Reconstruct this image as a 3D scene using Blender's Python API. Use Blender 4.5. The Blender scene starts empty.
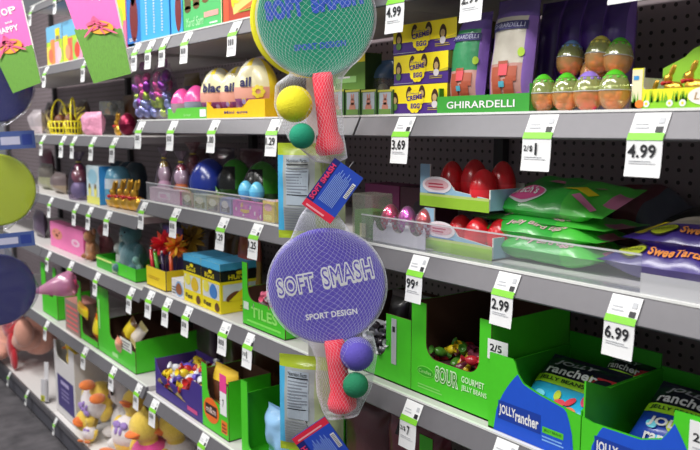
import bpy, math, random
from mathutils import Vector, Matrix, noise
rng = random.Random(7)
SC = bpy.context.scene
COL = SC.collection

# ------------------------------------------------------------------ camera
F_PX = 750.0; W_PX = 700; H_PX = 450
D = 1.0                      # distance from the camera to the shelf fronts
CAM_H = 1.52
PITCH = math.atan(97 / F_PX)
YAW = math.atan(583 * math.cos(PITCH) / F_PX)
FW = Vector((math.sin(YAW) * math.cos(PITCH), math.cos(YAW) * math.cos(PITCH), -math.sin(PITCH)))
RT = Vector((math.cos(YAW), -math.sin(YAW), 0))
UP = RT.cross(FW)
CAM = Vector((0, 0, CAM_H))
cam_data = bpy.data.cameras.new('camera')
cam_data.sensor_width = 36; cam_data.sensor_fit = 'HORIZONTAL'
cam_data.lens = 36 * F_PX / W_PX
cam_data.clip_start = .02
cam = bpy.data.objects.new('camera', cam_data)
cam.matrix_world = Matrix.Translation(CAM) @ Matrix((RT, UP, -FW)).transposed().to_4x4()
COL.objects.link(cam); SC.camera = cam
cam_data.dof.use_dof = True; cam_data.dof.focus_distance = 1.5; cam_data.dof.aperture_fstop = 6.0

def at(px, py, x=D):         # point on the upright plane at distance x from the aisle
    d = FW + RT * ((px - 350) / F_PX) - UP * ((py - 225) / F_PX)
    return CAM + d * (x / d.x)
def atd(px, py, dep):        # point at a given distance from the camera
    return CAM + (FW + RT * ((px - 350) / F_PX) - UP * ((py - 225) / F_PX)) * dep
def Yat(px, x, z):
    u = px - 350; zz = z - CAM_H
    return (F_PX * x * RT.x - u * (x * FW.x + zz * FW.z)) / (u * FW.y - F_PX * RT.y)
def Zat(py, x, y):
    q = 225 - py; a = x * UP.x + y * UP.y; b = x * FW.x + y * FW.y
    return CAM_H + (q * b - F_PX * a) / (F_PX * UP.z - q * FW.z)

# ------------------------------------------------------------------ materials
def lin(c):
    return tuple(((v / 255) / 12.92 if v / 255 <= .04045 else ((v / 255 + .055) / 1.055) ** 2.4) for v in c) + (1,)
MATS = {}
def M(c, rough=.45, metal=0, var=.06, bump=0, scale=60, coat=0, sheen=0, alpha=1):
    key = (tuple(c), rough, metal, var, bump, scale, coat, sheen, alpha)
    if key in MATS: return MATS[key]
    m = bpy.data.materials.new('surface'); m.use_nodes = True
    nt = m.node_tree; b = nt.nodes['Principled BSDF']
    L = lin(c)
    tc = nt.nodes.new('ShaderNodeTexCoord'); nz = nt.nodes.new('ShaderNodeTexNoise')
    nz.inputs['Scale'].default_value = scale; nz.inputs['Detail'].default_value = 2
    nt.links.new(tc.outputs['Object'], nz.inputs['Vector'])
    mx = nt.nodes.new('ShaderNodeMix'); mx.data_type = 'RGBA'
    mx.inputs[6].default_value = tuple(max(0, v * (1 - var)) for v in L[:3]) + (1,)
    mx.inputs[7].default_value = tuple(min(1, v * (1 + var)) for v in L[:3]) + (1,)
    nt.links.new(nz.outputs['Fac'], mx.inputs[0]); nt.links.new(mx.outputs[2], b.inputs['Base Color'])
    b.inputs['Roughness'].default_value = rough; b.inputs['Metallic'].default_value = metal
    b.inputs['Coat Weight'].default_value = coat; b.inputs['Coat Roughness'].default_value = .12
    b.inputs['Sheen Weight'].default_value = sheen
    b.inputs['Alpha'].default_value = alpha
    if bump:
        bp = nt.nodes.new('ShaderNodeBump'); bp.inputs['Strength'].default_value = bump; bp.inputs['Distance'].default_value = .004
        nt.links.new(nz.outputs['Fac'], bp.inputs['Height']); nt.links.new(bp.outputs['Normal'], b.inputs['Normal'])
    MATS[key] = m
    return m
def P_(c, **k): return M(c, rough=.5, **k)                                   # printed card
def FOIL(c, **k): return M(c, rough=.3, metal=.0, bump=.35, scale=38, coat=.35, **k)  # printed film
def METFOIL(c): return M(c, rough=.28, metal=.75, bump=.6, scale=70)
def PLUSH(c): return M(c, rough=.95, bump=1.0, scale=180, sheen=.5, var=.14)
def PLASTIC(c): return M(c, rough=.25, coat=.3)
def FOAM(c): return M(c, rough=.85, bump=.5, scale=400, var=.05)
def film(tint, milk=.12, gloss=.08, rough=.12, bump=.3, name='clear film'):
    key = ('film', tint, milk, gloss, rough, bump)
    if key in MATS: return MATS[key]
    m = bpy.data.materials.new(name); m.use_nodes = True; nt = m.node_tree
    nt.nodes.remove(nt.nodes['Principled BSDF']); out = nt.nodes['Material Output']
    L = lin(tint)
    tr = nt.nodes.new('ShaderNodeBsdfTransparent'); tr.inputs[0].default_value = tuple(.4 + .6 * v for v in L[:3]) + (1,)
    di = nt.nodes.new('ShaderNodeBsdfDiffuse'); di.inputs[0].default_value = L
    gl = nt.nodes.new('ShaderNodeBsdfGlossy'); gl.inputs['Roughness'].default_value = rough
    nz = nt.nodes.new('ShaderNodeTexNoise'); nz.inputs['Scale'].default_value = 45
    tc = nt.nodes.new('ShaderNodeTexCoord'); nt.links.new(tc.outputs['Object'], nz.inputs['Vector'])
    bp = nt.nodes.new('ShaderNodeBump'); bp.inputs['Strength'].default_value = bump; bp.inputs['Distance'].default_value = .004
    nt.links.new(nz.outputs['Fac'], bp.inputs['Height']); nt.links.new(bp.outputs['Normal'], gl.inputs['Normal'])
    m1 = nt.nodes.new('ShaderNodeMixShader'); m1.inputs[0].default_value = milk
    nt.links.new(tr.outputs[0], m1.inputs[1]); nt.links.new(di.outputs[0], m1.inputs[2])
    fr = nt.nodes.new('ShaderNodeLayerWeight'); fr.inputs[0].default_value = .2
    ad = nt.nodes.new('ShaderNodeMath'); ad.operation = 'ADD'; ad.inputs[1].default_value = gloss
    ml = nt.nodes.new('ShaderNodeMath'); ml.operation = 'MULTIPLY'; ml.inputs[1].default_value = .45
    nt.links.new(fr.outputs['Facing'], ml.inputs[0]); nt.links.new(ml.outputs[0], ad.inputs[0])
    m2 = nt.nodes.new('ShaderNodeMixShader'); nt.links.new(ad.outputs[0], m2.inputs[0])
    nt.links.new(m1.outputs[0], m2.inputs[1]); nt.links.new(gl.outputs[0], m2.inputs[2])
    nt.links.new(m2.outputs[0], out.inputs[0])
    MATS[key] = m
    return m
CLEAR = film((235, 238, 240)); ACRYL = film((240, 242, 245), milk=.06, gloss=.02, rough=.05, bump=.05)
BLACK = P_((18, 18, 20)); WHITE = P_((236, 236, 236)); GREY = P_((120, 122, 126)); INK = P_((34, 34, 38)); PALE = P_((190, 192, 196))
GREEN = P_((66, 190, 30)); DKGREEN = P_((30, 120, 24)); BROWNCARD = M((92, 62, 44), rough=.9); WHITECARD = M((225, 222, 216), rough=.8)
PURPLE = P_((72, 40, 128)); YELLOW = P_((250, 226, 30)); PINK = P_((240, 110, 180)); BLUE = P_((30, 92, 210)); LIME = P_((186, 222, 60))
RED = P_((220, 40, 40)); ORANGE = P_((240, 130, 40)); SKY = P_((60, 160, 230)); CHOC = P_((96, 54, 30)); MAROON = P_((120, 30, 34)); CREAM = P_((240, 228, 190))

# ------------------------------------------------------------------ mesh collector
class MB:
    def __init__(s): s.v = []; s.f = []; s.mi = []; s.sm = []; s.mats = []
    def mid(s, m):
        if m not in s.mats: s.mats.append(m)
        return s.mats.index(m)
    def add(s, vs, fs, m, T=None, sm=False):
        b = len(s.v)
        s.v += [tuple(T @ Vector(p)) if T is not None else tuple(p) for p in vs]
        for i, f in enumerate(fs):
            s.f.append(tuple(b + k for k in f)); s.sm.append(sm)
            s.mi.append(s.mid(m[i] if isinstance(m, list) else m))
    def box(s, c, sz, m, T=None):
        x, y, z = c; a, b, d = sz[0] / 2, sz[1] / 2, sz[2] / 2
        vs = [(x + i * a, y + j * b, z + k * d) for i in (-1, 1) for j in (-1, 1) for k in (-1, 1)]
        s.add(vs, [(0, 1, 3, 2), (4, 6, 7, 5), (0, 4, 5, 1), (2, 3, 7, 6), (0, 2, 6, 4), (1, 5, 7, 3)], m, T)
    def prism(s, pts, th, m, T=None, ms=None):     # outline in XY, front at z=0, extruded back to z=-th
        n = len(pts)
        vs = [(p[0], p[1], 0) for p in pts] + [(p[0], p[1], -th) for p in pts]
        fs = [tuple(range(n)), tuple(range(2 * n - 1, n - 1, -1))] + [(i, i + n, (i + 1) % n + n, (i + 1) % n) for i in range(n)]
        s.add(vs, fs, [m, ms or m] + [ms or m] * n, T)
    def lathe(s, prof, m, T=None, n=20, mf=None, ex=1, ey=1, sm=True):
        vs = []; fs = []; mm = []
        for r, z in prof:
            for k in range(n):
                a = 2 * math.pi * k / n; vs.append((r * ex * math.cos(a), r * ey * math.sin(a), z))
        for i in range(len(prof) - 1):
            for k in range(n):
                fs.append((i * n + k, i * n + (k + 1) % n, (i + 1) * n + (k + 1) % n, (i + 1) * n + k))
                mm.append(mf(i, k) if mf else m)
        s.add(vs, fs, mm, T, sm)
    def ell(s, c, r, m, T=None, n=14, rot=None):
        pr = [(math.sin(math.pi * i / n) * 1.0 + 1e-5, -math.cos(math.pi * i / n)) for i in range(n + 1)]
        L = Matrix.Translation(c) @ (rot.to_4x4() if rot else Matrix()) @ Matrix.Diagonal((r[0], r[1], r[2], 1))
        s.lathe(pr, m, (T @ L) if T is not None else L, n=n + 4)
    def tube(s, pts, r, m, n=6, T=None, sm=True):
        pts = [Vector(p) for p in pts]; vs = []; fs = []; N = len(pts)
        for i, p in enumerate(pts):
            t = (pts[min(i + 1, N - 1)] - pts[max(i - 1, 0)]).normalized()
            a = t.orthogonal().normalized() if i == 0 else (a - t * a.dot(t)).normalized()
            b = t.cross(a); rr = r[i] if isinstance(r, (list, tuple)) else r
            vs += [p + (a * math.cos(2 * math.pi * k / n) + b * math.sin(2 * math.pi * k / n)) * rr for k in range(n)]
        for i in range(N - 1):
            fs += [(i * n + k, i * n + (k + 1) % n, (i + 1) * n + (k + 1) % n, (i + 1) * n + k) for k in range(n)]
        fs += [tuple(range(n - 1, -1, -1)), tuple(range((N - 1) * n, N * n))]
        s.add(vs, fs, m, T, sm)
    def mesh(s, name):
        me = bpy.data.meshes.new(name); me.from_pydata(s.v, [], s.f)
        for m in s.mats: me.materials.append(m)
        me.polygons.foreach_set('material_index', s.mi); me.polygons.foreach_set('use_smooth', s.sm)
        me.update(); return me
    def build(s, name, parent=None, bevel=0, remesh=0, solid=0):
        o = bpy.data.objects.new(name, s.mesh(name)); COL.objects.link(o)
        if parent: o.parent = parent
        if solid:
            q = o.modifiers.new('solid', 'SOLIDIFY'); q.thickness = solid
        if bevel:
            q = o.modifiers.new('bevel', 'BEVEL'); q.width = bevel; q.segments = 2; q.limit_method = 'ANGLE'; q.angle_limit = .9
        if remesh:
            q = o.modifiers.new('remesh', 'REMESH'); q.mode = 'VOXEL'; q.voxel_size = remesh; q.use_smooth_shade = True
            q = o.modifiers.new('smooth', 'SMOOTH'); q.factor = .5; q.iterations = 6
        return o

# text outlines, fitted into a box
TXT = {}
def txt(s, off=0, shear=0, sp=None):
    k = (s, off, shear, sp)
    if k not in TXT:
        c = bpy.data.curves.new('t', 'FONT'); c.body = s; c.offset = off; c.resolution_u = 3; c.shear = shear; c.space_character = sp or (1.0 + off * 1.6)
        o = bpy.data.objects.new('t', c); me = bpy.data.meshes.new_from_object(o)
        vs = [(v.co.x, v.co.y) for v in me.vertices]; fs = [tuple(p.vertices) for p in me.polygons]
        bpy.data.objects.remove(o); bpy.data.curves.remove(c); bpy.data.meshes.remove(me)
        xs = [p[0] for p in vs]; ys = [p[1] for p in vs]; x0, y0 = min(xs), min(ys)
        TXT[k] = ([(p[0] - x0, p[1] - y0) for p in vs], fs, max(xs) - x0, max(ys) - y0, x0, y0)
    return TXT[k]
class Dec:                    # flat print on a face of a pack
    def __init__(s, mb, T, fn=None, step=.0005): s.mb = mb; s.T = T; s.fn = fn; s.step = step
    def put(s, pts, fs, m, lay):
        z = s.step * lay
        if s.fn: s.mb.add([s.fn(p[0], p[1], z + .0008) for p in pts], fs, m, s.T)
        else: s.mb.add([(p[0], p[1], z) for p in pts], fs, m, s.T)
    def poly(s, pts, m, lay=1): s.put(pts, [tuple(range(len(pts)))], m, lay)
    def rect(s, x, y, w, h, m, lay=1):
        if s.fn:
            n = 8; k = 3
            pts = [(x + w * i / n, y + h * j / k) for j in range(k + 1) for i in range(n + 1)]
            s.put(pts, [(j * (n + 1) + i, j * (n + 1) + i + 1, (j + 1) * (n + 1) + i + 1, (j + 1) * (n + 1) + i) for j in range(k) for i in range(n)], m, lay)
        else: s.poly([(x, y), (x + w, y), (x + w, y + h), (x, y + h)], m, lay)
    def ell(s, x, y, rx, ry, m, lay=1, n=20, rot=0):
        c, q = math.cos(rot), math.sin(rot)
        pts = [(x, y)] + [(x + rx * math.cos(2 * math.pi * i / n) * c - ry * math.sin(2 * math.pi * i / n) * q, y + rx * math.cos(2 * math.pi * i / n) * q + ry * math.sin(2 * math.pi * i / n) * c) for i in range(n)]
        s.put(pts, [(0, i + 1, (i + 1) % n + 1) for i in range(n)], m, lay)
    def egg(s, x, y, rx, ry, m, lay=1):
        n = 20; pts = []
        for i in range(n):
            a = 2 * math.pi * i / n; yy = math.sin(a)
            pts.append((x + rx * math.cos(a) * (1 - .18 * yy), y + ry * yy))
        s.poly(pts, m, lay)
    def text(s, t, x, y, w, h, m, lay=2, off=0, rot=0, shear=0):
        vs, fs, tw, th = txt(t, off, shear)[:4]; c, q = math.cos(rot), math.sin(rot)
        s.put([(x + p[0] / tw * w * c - p[1] / th * h * q, y + p[0] / tw * w * q + p[1] / th * h * c) for p in vs], fs, m, lay)
    def bubble(s, t, x, y, w, h, outer, inner, oo, oi, sp=1.14, lay=1, rot=0, drop=0):
        V, Fc, tw, th, ax, ay = txt(t, oo, 0, sp); c, q = math.cos(rot), math.sin(rot); kx, ky = w / tw, h / th
        def pl(vs, dx, dy): return [(x + (p[0] + dx) * kx * c - (p[1] + dy) * ky * q, y + (p[0] + dx) * kx * q + (p[1] + dy) * ky * c) for p in vs]
        s.put(pl(V, 0, 0), Fc, outer, lay + 1)
        if drop: s.put(pl(V, -drop * .4, -drop), Fc, outer, lay)
        v2, f2, _, _, bx, by = txt(t, oi, 0, sp); s.put(pl(v2, bx - ax, by - ay), f2, inner, lay + 2)
    def lines(s, x, y, w, h, n, m, lay=2):           # small print too fine to read
        for i in range(n):
            s.rect(x, y + h * i / n, w * (.7 + .3 * rng.random()), h / n * .45, m, lay)

def TF(w, y=0): return Matrix(((1, 0, 0, -w / 2), (0, 0, -1, y), (0, 1, 0, 0), (0, 0, 0, 1)))
def TS(w): return Matrix(((0, 0, 1, w / 2), (1, 0, 0, 0), (0, 1, 0, 0), (0, 0, 0, 1)))
def TT(w, h): return Matrix(((1, 0, 0, -w / 2), (0, 1, 0, 0), (0, 0, 1, h), (0, 0, 0, 1)))

# ------------------------------------------------------------------ things
SIDE = -math.pi / 2
def tag(o, label, cat, group=None):
    o['label'] = label; o['category'] = cat
    if group: o['group'] = group
    return o
def thing(name, label, cat, loc=(0, 0, 0), group=None, yaw=0):
    o = bpy.data.objects.new(name, None); COL.objects.link(o); o.empty_display_size = .02
    o.location = loc; o.rotation_euler = (0, 0, SIDE + yaw)
    return tag(o, label, cat, group)
def place(o, loc, yaw=0, tilt=0, roll=0):
    o.location = loc; o.rotation_euler = (tilt, roll, SIDE + yaw); return o
def inst(o, loc, label, group=None, rot=None, scale=None):
    c = o.copy(); COL.objects.link(c); c.location = loc; c['label'] = label
    if group: c['group'] = group
    if rot: c.rotation_euler = rot
    if scale: c.scale = scale
    for ch in o.children:
        k = ch.copy(); COL.objects.link(k); k.parent = c
    return c
def struct(o): o['kind'] = 'structure'; return o
def slot(px0, px1, z, off=.02):
    x = D + off; a = Yat(px0, x, z); b = Yat(px1, x, z)
    return Vector((x, (a + b) / 2, z)), a - b
def high(px, py, z, off=.02):
    x = D + off; return Zat(py, x, Yat(px, x, z)) - z

# solid carton: one mesh, printed faces
def carton(name, label, cat, px0, px1, py, z, off, dep, mats, art=None, group=None, yaw=0, h=None, lift=0):
    loc, w = slot(px0, px1, z + lift, off); hh = h or high((px0 + px1) / 2, py, z + lift, off)
    mb = MB(); fm, sm_, tm = mats
    vs = [(i * w / 2, j * dep, k * hh) for i in (-1, 1) for j in (0, 1) for k in (0, 1)]
    mb.add(vs, [(0, 1, 3, 2), (4, 6, 7, 5), (0, 4, 5, 1), (2, 3, 7, 6), (0, 2, 6, 4), (1, 5, 7, 3)], [sm_, sm_, fm, sm_, tm, tm])
    if art: art(Dec(mb, TF(w)), Dec(mb, TS(w)), Dec(mb, TT(w, hh)), w, hh, dep)
    o = mb.build(name, bevel=.0008); tag(o, label, cat, group); place(o, loc + Vector((0, 0, .0006)), yaw)
    return o, w, hh
# open display tray of thin card with a cut-out front
def u_cut(w, h, l, r, low, rad, hl=None, hr=None):
    hl = hl or h; hr = hr or h; pts = [(0, 0), (w, 0), (w, hr), (w - r, hr)]
    if r > 0:
        pts += [(w - r - rad + rad * math.cos(a), low + rad - rad * math.sin(a)) for a in [i * math.pi / 10 for i in range(6)]]
    else: pts = [(0, 0), (w, 0), (w, low)]
    pts += [(l + rad - rad * math.sin(a), low + rad - rad * math.cos(a)) for a in [i * math.pi / 10 for i in range(6)]]
    pts += [(l, hl), (0, hl)]
    return pts
def tray(name, label, cat, loc, w, dep, front, hs, hb, mo, mi, art=None, hsf=None, yaw=0, sart=None, th=.003, near=True, group=None):
    t = thing(name, label, cat, loc, group, yaw)
    mb = MB(); hsf = hsf or hs
    mb.box((0, dep / 2, th / 2), (w, dep, th), mi)
    mb.box((0, dep - th / 2, hb / 2), (w, th, hb), mi)
    for sx in (-1, 1):
        if sx == 1 and not near: continue
        T = TS(w) if sx == 1 else Matrix.Translation((-w + th, 0, 0)) @ TS(w)
        mb.prism([(th, 0), (dep, 0), (dep, hs), (dep * .3, hs), (th, hsf)], th, mo if sx == 1 else mi, T, mi if sx == 1 else mo)
    if sart: sart(Dec(mb, TS(w)), dep, hs)
    mb.build('body', t)
    fb = MB(); fb.prism(front, th, mo, TF(w), mi)
    if art: art(Dec(fb, TF(w)), w, front)
    fb.build('front_panel', t)
    return t
# pillow pack, drawn in (x across, y up, z towards viewer)
UPRIGHT = Matrix(((1, 0, 0, 0), (0, 0, -1, 0), (0, 1, 0, 0), (0, 0, 0, 1)))
LYING = Matrix(((1, 0, 0, 0), (0, 1, 0, 0), (0, 0, 1, 0), (0, 0, 0, 1)))
def bag(mb, w, h, t, mf, T, seed=0, nu=18, nv=22, crimp=.05, amp=.004, back=None, sides=2.4):
    def prof(u, v):
        e = max(0, min(v, 1 - v) - crimp); s = min(1, e / .28) ; s = math.sin(s * math.pi / 2) ** .8 if s > 0 else 0
        q = max(0, 1 - abs(2 * u - 1) ** sides) ** .55
        return s * q
    def pos(x, y, off=0, sg=1):
        u, v = x / w, y / h; p = prof(u, v)
        z = sg * (t / 2 * p) + noise.noise(Vector((x * 22 + seed * 3.1, y * 22, seed * 1.7 + sg))) * amp * min(1, p * 2 + .15)
        wob = 1 - .05 * p
        return Vector(((x - w / 2) * wob, y, z + off))
    for sg in (1, -1):
        vs = [pos(w * i / nu, h * j / nv, 0, sg) for j in range(nv + 1) for i in range(nu + 1)]
        fs = []; mm = []
        for j in range(nv):
            for i in range(nu):
                q = (j * (nu + 1) + i, j * (nu + 1) + i + 1, (j + 1) * (nu + 1) + i + 1, (j + 1) * (nu + 1) + i)
                fs.append(q if sg == 1 else q[::-1])
                mm.append(mf((i + .5) / nu, (j + .5) / nv) if (sg == 1 or back is None) else back)
        mb.add(vs, fs, mm, T, True)
    return Dec(mb, T, lambda x, y, z: pos(x, y, z))
EGGP = [(math.sin(math.pi * i / 14) * (1 - .16 * math.cos(math.pi * i / 14) * -1 * -1) + 1e-5, (1 - math.cos(math.pi * i / 14)) / 2) for i in range(15)]
def egg_prof(r, h):
    out = []
    for i in range(17):
        a = math.pi * i / 16; z = -math.cos(a)
        out.append((r * math.sin(a) * (1 - .14 * z) + 1e-5, h * (z + 1) / 2))
    return out
# ------------------------------------------------------------------ the store fixture
zT, zA, zB, zC, zD, zE = 1.80, 1.545, 1.275, .973, .588, .135
zT1, zA1, zB1, zC1, zD1, zU1 = 1.79, 1.49, 1.213, .955, .605, 2.07
SEAM = [.04, 1.26, 2.48, 3.70, 4.92, 6.14]
STEEL = M((108, 106, 110), rough=.45, metal=.25, var=.05); BOARD = M((206, 202, 200), rough=.5)
DARKSTEEL = M((56, 54, 56), rough=.6); EDGE = M((235, 235, 232), rough=.35)
def shelf(z, bay, label, dep=.42, group=None):
    y0, y1 = SEAM[bay], SEAM[bay + 1]; L = y1 - y0 - .006
    t = thing('store_shelf', label, 'shelf', (D, (y0 + y1) / 2, z), group)
    b = MB(); b.box((0, .006 + dep / 2, -.0125), (L, dep, .024), BOARD); b.build('board', t, bevel=.001)
    c = MB(); prof = [(.006, 0), (0, 0), (-.020, -.040), (-.017, -.043), (.006, -.026)]
    c.prism([(p[0], p[1]) for p in prof], L, STEEL, Matrix(((0, 0, 1, L / 2), (1, 0, 0, 0), (0, 1, 0, 0), (0, 0, 0, 1))))
    c.build('price_channel', t, bevel=.0008)
    e = MB(); e.box((0, .001, .0005), (L, .007, .004), EDGE); e.build('edge_strip', t)
    return t
shelf(zT, 0, 'grey steel top shelf above the tall purple chocolate pouches')
shelf(zT, 1, 'grey steel top shelf carrying the blue, green and orange bunny boxes')
shelf(zT1, 2, 'grey steel shelf carrying the tulip-coloured box behind the pink signs')
shelf(zU1, 2, 'highest grey steel shelf, above the tulip-coloured box')
shelf(zA, 0, 'grey steel shelf under the purple and yellow egg cartons and clear plastic eggs')
shelf(zA, 1, 'grey steel shelf under the yellow egg tray and foil egg bags')
shelf(zA1, 2, 'grey steel shelf under the yellow baskets, a little lower than its neighbour')
shelf(zB, 0, 'grey steel shelf under the long green and purple candy bags')
shelf(zB, 1, 'grey steel shelf with clear fence under the big navy egg')
shelf(zB1, 2, 'grey steel shelf under the gold foil bunnies with red bows')
shelf(zC, 0, 'grey steel shelf under the green and blue jelly bean trays')
shelf(zC, 1, 'grey steel shelf under the yellow and blue chocolate egg boxes')
shelf(zC1, 2, 'grey steel shelf under the pink bear carton and teal bunnies')
shelf(zD, 0, 'low shadowed steel shelf under the dark red candy bags')
shelf(zD, 1, 'low grey steel shelf under the purple candy tray and small green trays')
shelf(zD1, 2, 'low grey steel shelf under the green trays and pink peep cone')
for z, nm in ((zT1, 'empty upper'), (zA1, 'empty middle'), (zB1, 'empty lower'), (zC1, 'empty waist-high'), (zD1, 'empty knee-high')):
    shelf(z, 3, nm + ' steel shelf at the far end beyond the navy discs')
for bay, lab in ((0, 'low base deck of the near unit, under the candy shelves'), (1, 'low base deck under the purple candy tray'), (2, 'low white base deck with dark kick plate holding the duck toys'), (3, 'far low white base deck holding the peach plush toy')):
    y0, y1 = SEAM[bay], SEAM[bay + 1]; L = y1 - y0 - .006
    t = thing('base_deck', lab, 'shelf', (D, (y0 + y1) / 2, 0))
    b = MB(); b.box((0, .25, zE - .015), (L, .5, .03), M((226, 222, 220), rough=.5)); b.build('deck_top', t, bevel=.001)
    k = MB(); k.box((0, .012, (zE - .03) / 2 + .01), (L, .014, zE - .05), M((84, 84, 92), rough=.5)); k.build('kick_plate', t, bevel=.001)
    c = MB(); c.box((0, -.004, zE - .012), (L, .012, .028), STEEL); c.build('price_channel', t, bevel=.001)

# pegboard back
peg = bpy.data.materials.new('pegboard'); peg.use_nodes = True; nt = peg.node_tree; bs = nt.nodes['Principled BSDF']
geo = nt.nodes.new('ShaderNodeNewGeometry'); sp = nt.nodes.new('ShaderNodeSeparateXYZ'); nt.links.new(geo.outputs['Position'], sp.inputs[0])
def mth(op, a, b=None):
    n = nt.nodes.new('ShaderNodeMath'); n.operation = op
    for i, q in enumerate((a, b)):
        if q is None: continue
        if isinstance(q, (int, float)): n.inputs[i].default_value = q
        else: nt.links.new(q, n.inputs[i])
    return n.outputs[0]
fy = mth('SUBTRACT', mth('FRACT', mth('DIVIDE', sp.outputs[1], .0254)), .5); fz = mth('SUBTRACT', mth('FRACT', mth('DIVIDE', sp.outputs[2], .0254)), .5)
r2 = mth('ADD', mth('MULTIPLY', fy, fy), mth('MULTIPLY', fz, fz)); hole = mth('LESS_THAN', r2, .028)
mx = nt.nodes.new('ShaderNodeMix'); mx.data_type = 'RGBA'; mx.inputs[6].default_value = lin((146, 132, 136)); mx.inputs[7].default_value = lin((52, 46, 48))
nt.links.new(hole, mx.inputs[0]); nt.links.new(mx.outputs[2], bs.inputs['Base Color']); bs.inputs['Roughness'].default_value = .6
b = MB(); b.box((D + .47, 3.0, 1.15), (.02, 6.6, 2.3), peg); struct(b.build('wall_back'))
for i, y in enumerate(SEAM):
    b = MB(); b.box((D + .448, y, 1.15), (.022, .03, 2.3), DARKSTEEL)
    struct(b.build('trim_%d' % (i + 1)))
# floor and ceiling
fm = bpy.data.materials.new('floor carpet'); fm.use_nodes = True; nt = fm.node_tree; bs = nt.nodes['Principled BSDF']
tc = nt.nodes.new('ShaderNodeTexCoord'); nz = nt.nodes.new('ShaderNodeTexNoise'); nz.inputs['Scale'].default_value = 9; nz.inputs['Detail'].default_value = 6
nt.links.new(tc.outputs['Object'], nz.inputs['Vector']); cr = nt.nodes.new('ShaderNodeValToRGB')
cr.color_ramp.elements[0].position = .3; cr.color_ramp.elements[0].color = lin((66, 64, 68)); cr.color_ramp.elements[1].position = .75; cr.color_ramp.elements[1].color = lin((104, 100, 104))
nt.links.new(nz.outputs['Fac'], cr.inputs[0]); nt.links.new(cr.outputs[0], bs.inputs['Base Color']); bs.inputs['Roughness'].default_value = .8
b = MB(); b.box((-.5, 3, -.02), (4, 9, .04), fm); struct(b.build('floor'))
b = MB(); b.box((-.5, 3, 3.12), (4, 9, .04), M((225, 225, 222), rough=.9)); struct(b.build('ceiling'))
# fluorescent fittings over the aisle
for i, (x, y) in enumerate([(-.25, .2), (-.25, 1.7), (-.25, 3.2), (-.25, 4.7), (-1.7, 1.0), (-1.7, 3.6)]):
    L = bpy.data.lights.new('ceiling_lamp', 'AREA'); L.shape = 'RECTANGLE'; L.size = .35; L.size_y = 1.25; L.energy = 40 if x > -1 else 30
    L.color = (1, .985, .96)
    o = bpy.data.objects.new('ceiling_lamp', L); o.location = (x, y, 3.07); COL.objects.link(o)
wd = bpy.data.worlds.new('store'); SC.world = wd; wd.use_nodes = True
wd.node_tree.nodes['Background'].inputs[0].default_value = (.9, .93, 1, 1); wd.node_tree.nodes['Background'].inputs[1].default_value = .23
SC.view_settings.view_transform = 'Standard'; SC.view_settings.look = 'None'; SC.view_settings.exposure = 0.0; SC.view_settings.gamma = 1

# ------------------------------------------------------------------ price tags
PAPER = M((238, 238, 238), rough=.6, var=.02); TAGGREEN = P_((128, 208, 46))
def tag_mesh(w, Lf, price, curl=.004):
    mb = MB(); Lh = .043; sl = Vector((0, .020, .040)).normalized(); nrm = Vector((0, -.9, .44))
    def fn(x, y, z):
        if y <= Lf: p = Vector((x - w / 2, -.0222 - curl * (1 - y / Lf) ** 2, -.042 - Lf + y)); return p + Vector((0, -z, 0))
        p = Vector((x - w / 2, -.0222, -.042)) + sl * (y - Lf); return p + nrm * z
    ys = [Lf * i / 6 for i in range(7)] + [Lf + Lh]
    vs = [fn(x, y, 0) for y in ys for x in (0, w)]
    mb.add(vs, [(2 * i, 2 * i + 1, 2 * i + 3, 2 * i + 2) for i in range(len(ys) - 1)], PAPER)
    d = Dec(mb, None, fn, step=.0003)
    def rect(x, y, a, b, m, lay=1): d.put([(x, y), (x + a, y), (x + a, y + b), (x, y + b)], [(0, 1, 2, 3)], m, lay)
    rect(0, Lf, w, .011, TAGGREEN)
    rect(w * .12, Lf + .018, w * .4, .0025, PALE); rect(w * .12, Lf + .024, w * .35, .002, PALE)
    rect(w * .72, Lf + .012, w * .2, .009, INK); rect(w * .74, Lf + .026, w * .16, .009, PALE)
    rect(w * .1, Lf * .42, w * .62, .0012, PALE); rect(w * .1, Lf * .36, w * .75, .001, PALE)
    if price:
        if price.startswith('2/'):
            d.text(price[:3], w * .06, Lf - .021, w * .32, .010, INK, off=.01); d.text(price[3:], w * .46, Lf - .026, w * (.07 if price[3:] == '1' else .16), .019, INK, off=.02)
        elif price.endswith('c'):
            d.text(price[:-1], w * .06, Lf - .025, w * .52, .019, INK, off=.02); d.text('\u00a2', w * .64, Lf - .018, w * .13, .011, INK, off=.02)
        else: d.text(price, w * .06, Lf - .025, w * .78, .019, INK, off=.02)
    else:
        for k in range(3): rect(w * (.14 + .22 * k), Lf - .024, w * .13, .016, M((96, 96, 100)))
    return mb.mesh('price_tag')
TAGM = {}
def price_tag(px, z, label, price=None, w=.05, Lf=.052, group='paper price tags on the shelf edges', dz=0, yaw=None):
    k = (price, w, Lf)
    if k not in TAGM: TAGM[k] = tag_mesh(w, Lf, price)
    o = bpy.data.objects.new('shelf_price_tag', TAGM[k]); COL.objects.link(o)
    tag(o, label, 'price tag', group); place(o, (D, Yat(px, D - .0222, z - .06), z + dz), rng.uniform(-.04, .04) if yaw is None else yaw)
    return o
price_tag(30, zU1, 'white price tag hanging from the highest shelf beside the first pink sign')
price_tag(55, zU1, 'white price tag hanging from the highest shelf above the tulip-coloured box', dz=.01)
price_tag(44, zT1, 'white price tag below the far corner of the tulip-coloured box')
price_tag(83, zT1, 'white price tag between the tulip-coloured box and the larger pink sign')
price_tag(134, zT, 'white price tag under the bunny window of the blue box, partly behind the grass sign')
price_tag(148, zT, 'white price tag under the middle of the big blue box')
price_tag(162, zT, 'white price tag under the right-hand edge of the big blue box')
price_tag(184, zT, 'white price tag under the left corner of the green bunny box')
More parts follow.
